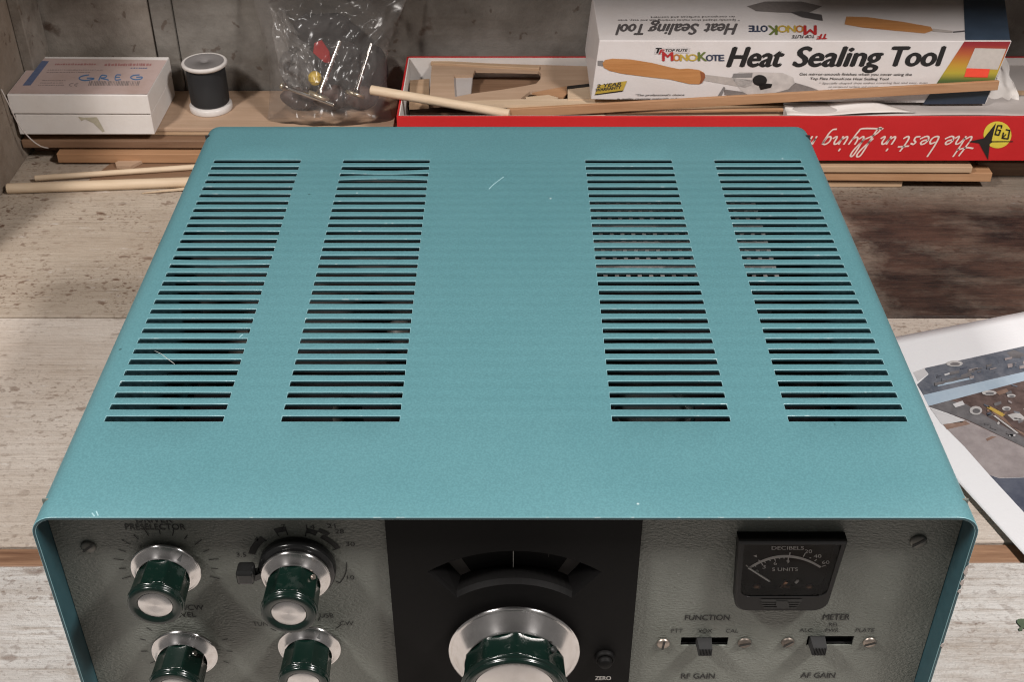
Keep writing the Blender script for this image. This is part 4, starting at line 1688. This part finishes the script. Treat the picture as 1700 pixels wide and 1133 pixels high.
soft_sheet([(1302, 176), (1420, 166), (1520, 188), (1306, 194)], .0690, .004, 1.3, WHITECARD)
o = mb.build('folded_paper', recalc=False)
o.modifiers.new('thickness', 'SOLIDIFY').thickness = .0006
tag(o, 'folded white paper poking out from under the leaning strip', 'paper')
mb = MB()
soft_sheet([(1300, 170), (1760, 160), (1760, 194), (1300, 194)], .0665, .003, 4.3, GREYCARD)
o = mb.build('paper_sheet', recalc=False)
o.modifiers.new('thickness', 'SOLIDIFY').thickness = .0006
tag(o, 'greyish paper sheet lining the right half of the red box', 'paper')
mb = MB()
mb.poly([oz(*p, .0640) for p in ((960, 150), (1790, 150), (1790, 192), (960, 192))], BALSA2, (0, 0, -.004))
tag(mb.build('balsa_sheet'), 'tan balsa sheet lying under the papers and the white carton', 'wood sheet')
mb = MB()
mb.poly([oz(*p, .0640) for p in ((1660, 100), (1780, 110), (1800, 150), (1650, 150))], GREYCARD, (0, 0, -.004))
tag(mb.build('card_offcut'), 'greyish card offcut behind the right end of the white carton', 'card')
mb = MB()
c = [oy(1640, 172, .640), oy(1692, 166, .640), oy(1668, 92, .690), oy(1655, 100, .690)]
NN = 16
vs, fs = [], []
for j in range(NN + 1):
    for i in range(NN + 1):
        u_, v_2 = i / NN, j / NN
        q = (c[0] * (1 - u_) + c[1] * u_) * (1 - v_2) + (c[3] * (1 - u_) + c[2] * u_) * v_2
        q += Vector((.006 * noise.noise(Vector((u_ * 3, v_2 * 3, 2))), .008 * noise.noise(Vector((u_ * 3, v_2 * 3, 7))), 0))
        vs.append(q)
for j in range(NN):
    for i in range(NN):
        a = j * (NN + 1) + i
        fs.append((a, a + 1, a + NN + 2, a + NN + 1))
mb.add(vs, fs, WHITECARD, True)
o = mb.build('tissue_paper', recalc=False)
o.modifiers.new('thickness', 'SOLIDIFY').thickness = .0005
tag(o, 'crumpled white tissue paper against the right end of the white carton', 'tissue')

# leaning dowel and leaning strip
rod(oy(616, 149, .642), oy(846, 189, .6055), .0042, DOWEL, 'wooden_dowel', 'pale round dowel resting across the left rim of the red box', r1=.0040)
a, b = oy(842, 188, .608), oy(1657, 141, .6245)
stick(a, b, .0030, .0084, SPRUCE, 'wood_strip', 'long orange strip leaning across the front of the white carton', bevel=.0004)

# ------------------------------------------------------------------ white carton
HB = [oy(981, 165, .630), oy(1637, 172, .630), oy(995, 67, .630), oy(1680, 68, .630)]
DB = Vector((0, .108, 0))
HBX = thing('tool_carton', 'long white carton of a heat sealing tool lying on top of the red box', 'carton', (HB[0] + HB[1]) / 2 + DB / 2)
CARTON = mat_card('carton_white', (.66, .615, .60), .42, .18)
mb = MB()
mb.hexa([HB[0], HB[1], HB[0] + DB, HB[1] + DB, HB[2], HB[3], HB[2] + DB, HB[3] + DB], CARTON)
CT = mb.build('carton_body', HBX, bevel=.0007)
ORG[CT.name] = ORG[HBX.name]
mb = MB()
FR = lambda px, py: oy(px, py, .630 - .0003)
FR2 = lambda px, py: oy(px, py, .630 - .0005)
FR3 = lambda px, py: oy(px, py, .630 - .0007)
ztop = (HB[2].z + HB[3].z) / 2
TPL = lambda px, py: oz(px, py, HB[2].z + (HB[3].z - HB[2].z) * (px - 995) / 685 + .0003)
TPL2 = lambda px, py: oz(px, py, HB[2].z + (HB[3].z - HB[2].z) * (px - 995) / 685 + .0005)
TITLE = plain('title_black', (.012, .011, .011), .45)
TITLE2 = plain('title_grey', (.085, .075, .075), .5)
NAVY = plain('navy_ink', (.030, .040, .075), .5)
DGREEN = plain('green_ink', (.12, .15, .035), .5)
ORANGE = plain('orange_ink', (.44, .16, .03), .5)
GOLD = plain('gold_ink', (.46, .32, .05), .5)
REDI = plain('red_ink', (.40, .025, .025), .5)
GREYI = plain('grey_ink', (.20, .185, .18), .5)
text_px(mb, 'Heat', FR, (1205, 110.5), (1303, 110.0), 32, TITLE, .034, .36)
text_px(mb, 'Sealing', FR, (1315, 110), (1468, 109.3), 32, TITLE, .034, .36)
text_px(mb, 'Tool', FR, (1480, 109.2), (1572, 108.6), 31.5, TITLE, .034, .36)
C4 = crop(960, 0, 4.595)
for s, x0, x1, h, mt in (('M', 640, 726, 66, REDI), ('O', 722, 780, 50, ORANGE), ('N', 776, 836, 50, GOLD), ('O', 832, 912, 50, GOLD), ('K', 912, 985, 66, DGREEN), ('O', 974, 1030, 46, NAVY), ('T', 1024, 1072, 46, NAVY), ('E', 1070, 1116, 46, NAVY)):
    q = C4([(x0, 464), (x1, 463)])
    text_px(mb, s, FR2, q[0], q[1], h / 4.595, mt, .03)
q = C4([(590, 362), (855, 362), (845, 405), (580, 412)])
pxpoly(mb, q, FR, plain('logo_box', (.55, .51, .50), .5))
q = C4([(665, 394), (836, 392)])
text_px(mb, 'TOP FLITE', FR2, q[0], q[1], 20 / 4.595, TITLE, .02, .3)
q = C4([(590, 404), (640, 404)])
text_px(mb, 'T', FR2, q[0], q[1], 38 / 4.595, TITLE, .05, .3)
q = C4([(612, 412), (662, 411)])
text_px(mb, 'F', FR3, q[0], q[1], 34 / 4.595, REDI, .05, .3)
# pictured tool
HANDLE = mat_wood('printed_handle', (.40, .17, .052), (.50, .235, .085))
DKH = plain('printed_handle_dark', (.26, .085, .035), .5)
SHAFT = plain('printed_shaft', (.42, .37, .34), .5, var=.2)
SHOE = plain('printed_shoe', (.50, .455, .43), .5, var=.35, scale=150)
SHOED = plain('printed_shoe_side', (.20, .175, .165), .5, var=.3)
pxpoly(mb, C4([(148, 462), (190, 462), (190, 505), (148, 500)]), FR, GREYI)
pxpoly(mb, C4([(945, 566), (1330, 612), (1318, 655), (1270, 668), (945, 612)]), FR, SHAFT)
pxpoly(mb, C4([(185, 480), (205, 456), (260, 446), (400, 452), (560, 478), (700, 512), (770, 526), (840, 522), (920, 532), (958, 552), (965, 575), (948, 625), (925, 642), (850, 640), (700, 605), (520, 585), (330, 560), (235, 538), (195, 515)]), FR2, HANDLE)
pxpoly(mb, C4([(930, 545), (965, 560), (968, 590), (945, 632), (925, 640), (938, 600)]), FR3, DKH)
pxpoly(mb, C4([(1165, 590), (1230, 548), (1420, 550), (1560, 555), (1640, 590), (1650, 630), (1600, 680), (1480, 712), (1300, 722), (1250, 700)]), FR, SHOE)
pxpoly(mb, C4([(1115, 680), (1255, 700), (1300, 724), (1480, 714), (1600, 682), (1655, 630), (1760, 660), (1840, 690), (1760, 720), (1500, 745), (1300, 752), (1115, 722)]), FR2, SHOED)
pxpoly(mb, C4([(1185, 560), (1330, 556), (1325, 590), (1175, 592)]), FR2, GREYI)
pxpoly(mb, C4([(1385 + 55 * math.cos(2 * math.pi * k / 20), 612 + 42 * math.sin(2 * math.pi * k / 20)) for k in range(20)]), FR3, TITLE)
pxpoly(mb, C4([(1370, 630), (1480, 640), (1470, 668), (1390, 685)]), FR3, TITLE)
pxpoly(mb, C4([(1040, 770), (1110, 660), (1122, 668), (1075, 770)]), FR2, GREYI)
pxpoly(mb, C4([(128, 718), (150, 650), (372, 616), (342, 690)]), FR2, GOLD)
pxpoly(mb, C4([(128, 718), (342, 688), (340, 696), (127, 724)]), FR3, TITLE)
q = C4([(140, 668), (330, 650)])
text_px(mb, '2 YEAR', FR3, q[0], q[1], 24 / 4.595, INKSOFT, .03, .25)
q = C4([(136, 698), (332, 674)])
text_px(mb, 'WARRANTY', FR3, q[0], q[1], 22 / 4.595, INKSOFT, .03, .25)
q = C4([(438, 732), (810, 729)])
text_px(mb, '"The professional\'s choice', FR2, q[0], q[1], 14 / 4.595, INKSOFT, .01, .25)
q = C4([(295, 760), (945, 757)])
text_px(mb, 'in quality covering materials and accessories."', FR2, q[0], q[1], 14 / 4.595, INKSOFT, .01, .25)
for s, a_, b_, h, mt in (('Get mirror-smooth finishes when you cover using the', (97, 442), (758, 444), 15, INKSOFT), ('Top Flite MonoKote Heat Sealing Tool', (160, 468), (622, 470), 14, INKSOFT),
                        ('* Specially-shaped shoe makes covering fast and easy, even', (212, 494), (850, 490), 11, GREYI), ('on compound surfaces and corners', (266, 514), (560, 514), 11, GREYI), ('* Two-position', (262, 534), (400, 534), 11, GREYI), ('Specifications and details subject to change', (520, 598), (780, 603), 9, GREYI)):
    q = F5([a_, b_])
    text_px(mb, s, FR2, q[0], q[1], h / 3.54, mt, .008, .2)
zb_, zt_ = HB[1].z - ORG[HBX.name].z, HB[3].z - ORG[HBX.name].z
BAND = mat_rainbow('rainbow_print', zb_, zt_, [(0, (.020, .028, .050)), (.26, (.022, .04, .045)), (.38, (.10, .14, .04)), (.50, (.42, .33, .035)), (.62, (.48, .27, .03)), (.80, (.42, .10, .03)), (.94, (.28, .02, .025)), (1, (.24, .018, .025))])
pxpoly(mb, F5([(1066, 243), (1338, 243), (1186, 610), (822, 612)]), FR, BAND)
STICK_W = plain('price_label_white', (.52, .47, .43), .5)
NEON = plain('neon_orange_label', (.80, .07, .035), .5)
pxpoly(mb, F5([(1128, 282), (1312, 286), (1262, 408), (1076, 402)]), FR2, STICK_W)
pxpoly(mb, F5([(1080, 400), (1216, 405), (1202, 455), (1064, 452)]), FR3, NEON)
# top face (upside down)
text_px(mb, 'Heat', TPL, (1225, 39), (1168, 39), 17.5, TITLE2, .03, .36)
text_px(mb, 'Sealing', TPL, (1161, 39), (1075, 39.5), 17.5, TITLE2, .03, .36)
text_px(mb, 'Tool', TPL, (1068, 39.5), (1021, 40), 17.5, TITLE2, .03, .36)
x = 1356
for s, wd, h, mt in (('M', 22, 15, REDI), ('O', 14, 11, ORANGE), ('N', 14, 11, GOLD), ('O', 17, 11, GOLD), ('K', 17, 15, DGREEN), ('O', 12, 10, NAVY), ('T', 11, 10, NAVY), ('E', 10, 10, NAVY)):
    text_px(mb, s, TPL2, (x, 42), (x - wd, 42), h, mt, .03)
    x -= wd - .5
text_px(mb, 'TOP FLITE', TPL2, (1352, 57.5), (1314, 58), 5, TITLE2, .02, .3)
text_px(mb, 'TF', TPL2, (1373, 56), (1355, 56.5), 8, REDI, .05, .3)
text_px(mb, '* Specially-shaped shoe makes covering fast and easy, even', TPL, (1228, 31.5), (1026, 32), 3, TITLE2, .006)
text_px(mb, 'on compound surfaces and corners', TPL, (1220, 26), (1080, 27), 3, TITLE2, .006)
pxpoly(mb, [(1402, 40), (1405, 27), (1440, 28), (1500, 36), (1545, 44), (1549, 50), (1535, 55), (1480, 50), (1430, 45)], TPL, HANDLE)
pxpoly(mb, [(1549, 47), (1582, 51), (1580, 54), (1548, 52)], TPL, SHAFT)
pxpoly(mb, [(1582, 52), (1602, 50), (1602, 52), (1582, 54)], TPL, TITLE2)
pxpoly(mb, [(1240, 10), (1270, 2), (1330, 2), (1365, 10), (1340, 22), (1290, 20), (1255, 18)], TPL, SHOED)
pxpoly(mb, [(1312, 20), (1332, 28), (1366, 34), (1364, 24), (1330, 18)], TPL2, TITLE2)
pxpoly(mb, [(1602.5, 66), (1677, 66), (1664, -30), (1598, -30)], TPL, plain('dark_teal_print', (.035, .055, .085), .5, var=.3, scale=60))
mb.build('printing', CT, recalc=False)

# ------------------------------------------------------------------ printed sheet on the right
e1, e2 = Vector((.956, .294, 0)).normalized(), Vector((.294, -.956, 0)).normalized()
PC = Vector((.2398, .3621, 0))
PW, PL = .216, .279
ps = thing('photo_print', 'white paper sheet with a printed photograph of electronics lying beside the radio', 'printed sheet', PC + e1 * PW / 2 + e2 * PL / 2 + Vector((0, 0, .0008)))
mb = MB()
NU, NV = 26, 34


def lift(a, b):
    """the left edge and the near corner curl off the bench a little"""
    d = max(0, .030 - a) / .030
    return .0008 + .0032 * d * d * max(0, min(1, (b - .02) / .2)) + .0006 * max(0, .02 - b) / .02


vs, fs = [], []
for j in range(NV + 1):
    for i in range(NU + 1):
        a, b = PW * (i / NU) ** 1.3, PL * j / NV
        q = PC + e1 * a + e2 * b
        vs.append((q.x, q.y, lift(a, b)))
for j in range(NV):
    for i in range(NU):
        k = j * (NU + 1) + i
        fs.append((k, k + 1, k + NU + 2, k + NU + 1))
mb.add(vs, fs, PAPER, True)
po = mb.build('paper', ps, recalc=False)
po.modifiers.new('thickness', 'SOLIDIFY').thickness = .0003
ORG[po.name] = ORG[ps.name]
mb = MB()


def pic(name, a, b, sc=90, rough=.32):
    t = NT(name)
    n1 = t.noise(sc, 6, .7)
    c = t.mix(t.ramp(n1, [(.35, 0), (.68, 1)]), a, b)
    t.set(Base_Color=c, Roughness=rough)
    return t.m


Cp = crop(1480, 500, 2.463)
LAY = [lambda px, py, k=k: oz(px, py, .0012 + .00012 * k) for k in range(6)]
P_dark = pic('print_slate', (.075, .088, .115), (.20, .205, .23), 60)
P_blue = pic('print_sky_blue', (.34, .43, .52), (.44, .52, .60), 40)
P_brown = pic('print_dark_brown', (.075, .052, .048), (.165, .118, .108), 110)
P_grey = pic('print_mauve_grey', (.25, .215, .215), (.38, .335, .33), 50)
P_tan = pic('print_tan', (.20, .125, .095), (.30, .205, .165), 80)
P_navy = pic('print_navy', (.060, .068, .098), (.125, .135, .17), 60)
P_light = pic('print_pale', (.50, .49, .50), (.60, .585, .59), 40)
P_white = pic('print_white_detail', (.40, .38, .375), (.55, .53, .52), 80)
P_yel = pic('print_yellow', (.42, .27, .06), (.52, .36, .10), 80)
P_mid = pic('print_mid_grey', (.11, .105, .11), (.20, .19, .195), 80)
E = 700
pxpoly(mb, Cp([(88, 292), (135, 275), (150, 300), (108, 330)]), LAY[0], P_light)
pxpoly(mb, Cp([(135, 275), (542, 185), (E, 150), (E, 250), (542, 290), (130, 385), (104, 342), (152, 300)]), LAY[0], P_dark)
pxpoly(mb, Cp([(130, 385), (542, 290), (E, 250), (E, 282), (542, 327), (152, 430)]), LAY[0], P_blue)
pxpoly(mb, Cp([(152, 430), (542, 327), (E, 282), (E, 672), (542, 600), (310, 490)]), LAY[0], P_brown)
pxpoly(mb, Cp([(158, 440), (310, 490), (542, 600), (E, 672), (E, 740), (542, 722), (440, 725), (400, 712), (300, 598), (212, 510)]), LAY[0], P_grey)
pxpoly(mb, Cp([(400, 712), (440, 726), (542, 723), (E, 741), (E, 1090), (542, 866)]), LAY[0], P_navy)
pxpoly(mb, Cp([(158, 438), (300, 486), (290, 496), (205, 505)]), LAY[1], P_light)
pxpoly(mb, Cp([(214, 506), (300, 490), (322, 504), (226, 526)]), LAY[1], P_tan)
pxpoly(mb, Cp([(150, 432), (310, 486), (542, 598), (542, 560), (400, 478), (300, 420), (240, 408)]), LAY[1], P_mid)
pxpoly(mb, Cp([(410, 455), (542, 420), (E, 380), (E, 640), (542, 552), (470, 500)]), LAY[2], P_tan)
pxpoly(mb, Cp([(430, 440), (542, 405), (542, 540), (500, 520)]), LAY[3], P_brown)


def ell(cx, cy, rx, ry, k, mat, n=20):
    pxpoly(mb, Cp([(cx + rx * math.cos(2 * math.pi * i / n), cy + ry * math.sin(2 * math.pi * i / n)) for i in range(n)]), LAY[k], mat)


for cx, cy, rx, ry in ((345, 448, 26, 18), (470, 440, 18, 9), (490, 388, 18, 7), (400, 376, 30, 10), (258, 256, 34, 12)):
    ell(cx, cy, rx, ry, 4, P_white)
    ell(cx + 2, cy + 2, rx * .6, ry * .55, 5, P_mid)
pxpoly(mb, Cp([(388, 436), (402, 430), (466, 464), (452, 474)]), LAY[4], P_yel)
pxpoly(mb, Cp([(474, 466), (520, 455), (542, 474), (542, 486), (500, 490)]), LAY[4], P_white)
pxpoly(mb, Cp([(250, 422), (290, 408), (300, 424), (262, 436)]), LAY[4], P_light)
pxpoly(mb, Cp([(416, 470), (424, 468), (520, 540), (512, 542)]), LAY[4], P_white)
pxpoly(mb, Cp([(186, 342), (330, 312), (336, 318), (190, 350)]), LAY[1], P_blue)
pxpoly(mb, Cp([(190, 338), (320, 290), (330, 306), (250, 330)]), LAY[2], P_mid)
pxpoly(mb, Cp([(470, 210), (500, 200), (542, 215), (542, 235), (490, 232)]), LAY[1], P_mid)
pxpoly(mb, Cp([(215, 300), (240, 292), (238, 300), (218, 306)]), LAY[2], P_light)
pxpoly(mb, Cp([(385, 565), (410, 553), (430, 556), (412, 564), (392, 574)]), LAY[1], P_tan)
pxpoly(mb, Cp([(425, 372), (470, 358), (480, 372), (440, 386)]), LAY[3], P_tan)
rr = random.Random(21)
cols = (P_white, P_mid, P_tan, P_navy, P_dark, P_light, P_grey, P_mid, P_dark)
for k in range(30):
    cx = rr.uniform(350, 680)
    cy = rr.uniform(360 - (cx - 350) * .18, 500 + (cx - 350) * .35)
    wd, ht, an = rr.uniform(3, 16), rr.uniform(2, 7), rr.uniform(-.5, .6)
    ca, sa = math.cos(an), math.sin(an)
    pxpoly(mb, Cp([(cx + ca * x * wd - sa * y * ht, cy + sa * x * wd + ca * y * ht) for x, y in ((-1, -1), (1, -.8), (.9, 1), (-1, .9))]), LAY[4 + k % 2], rr.choice(cols))
for k in range(26):
    cx = rr.uniform(180, 660)
    cy = rr.uniform(300 - (cx - 180) * .22, 350 - (cx - 180) * .22)
    wd, ht = rr.uniform(4, 22), rr.uniform(2, 8)
    pxpoly(mb, Cp([(cx - wd, cy - ht + wd * .2), (cx + wd, cy - ht - wd * .2), (cx + wd, cy + ht - wd * .25), (cx - wd * .9, cy + ht + wd * .2)]), LAY[3 + k % 2], rr.choice((P_mid, P_dark, P_navy, P_dark, P_grey)))
mb.build('printed_photograph', po, recalc=False)

# green paint chip on the front board
mb = MB()
Z_ = crop(1530, 880, 4.476)
mb.poly([oz(*p, .0009) for p in Z_([(708, 690), (712, 668), (735, 662), (790, 665), (800, 720), (770, 735), (752, 730), (750, 748), (728, 752), (722, 738), (738, 722)])], plain('green_chip', (.075, .105, .062), .6, var=.4), (0, 0, -.0007))
tag(mb.build('paint_chip'), 'small green paint flake on the pale front board right of the radio', 'paint flake')
# white thread lying on the vents
mb = MB()
pts = [oz(257, 583, .1858), oz(268, 588, .1866), oz(278, 596, .1862), oz(290, 605, .1856)]
mb.tube(pts, .00009, WHITEINK, 6)
tag(mb.build('thread_scrap'), 'tiny white thread lying on the leftmost vent slots of the radio', 'thread')
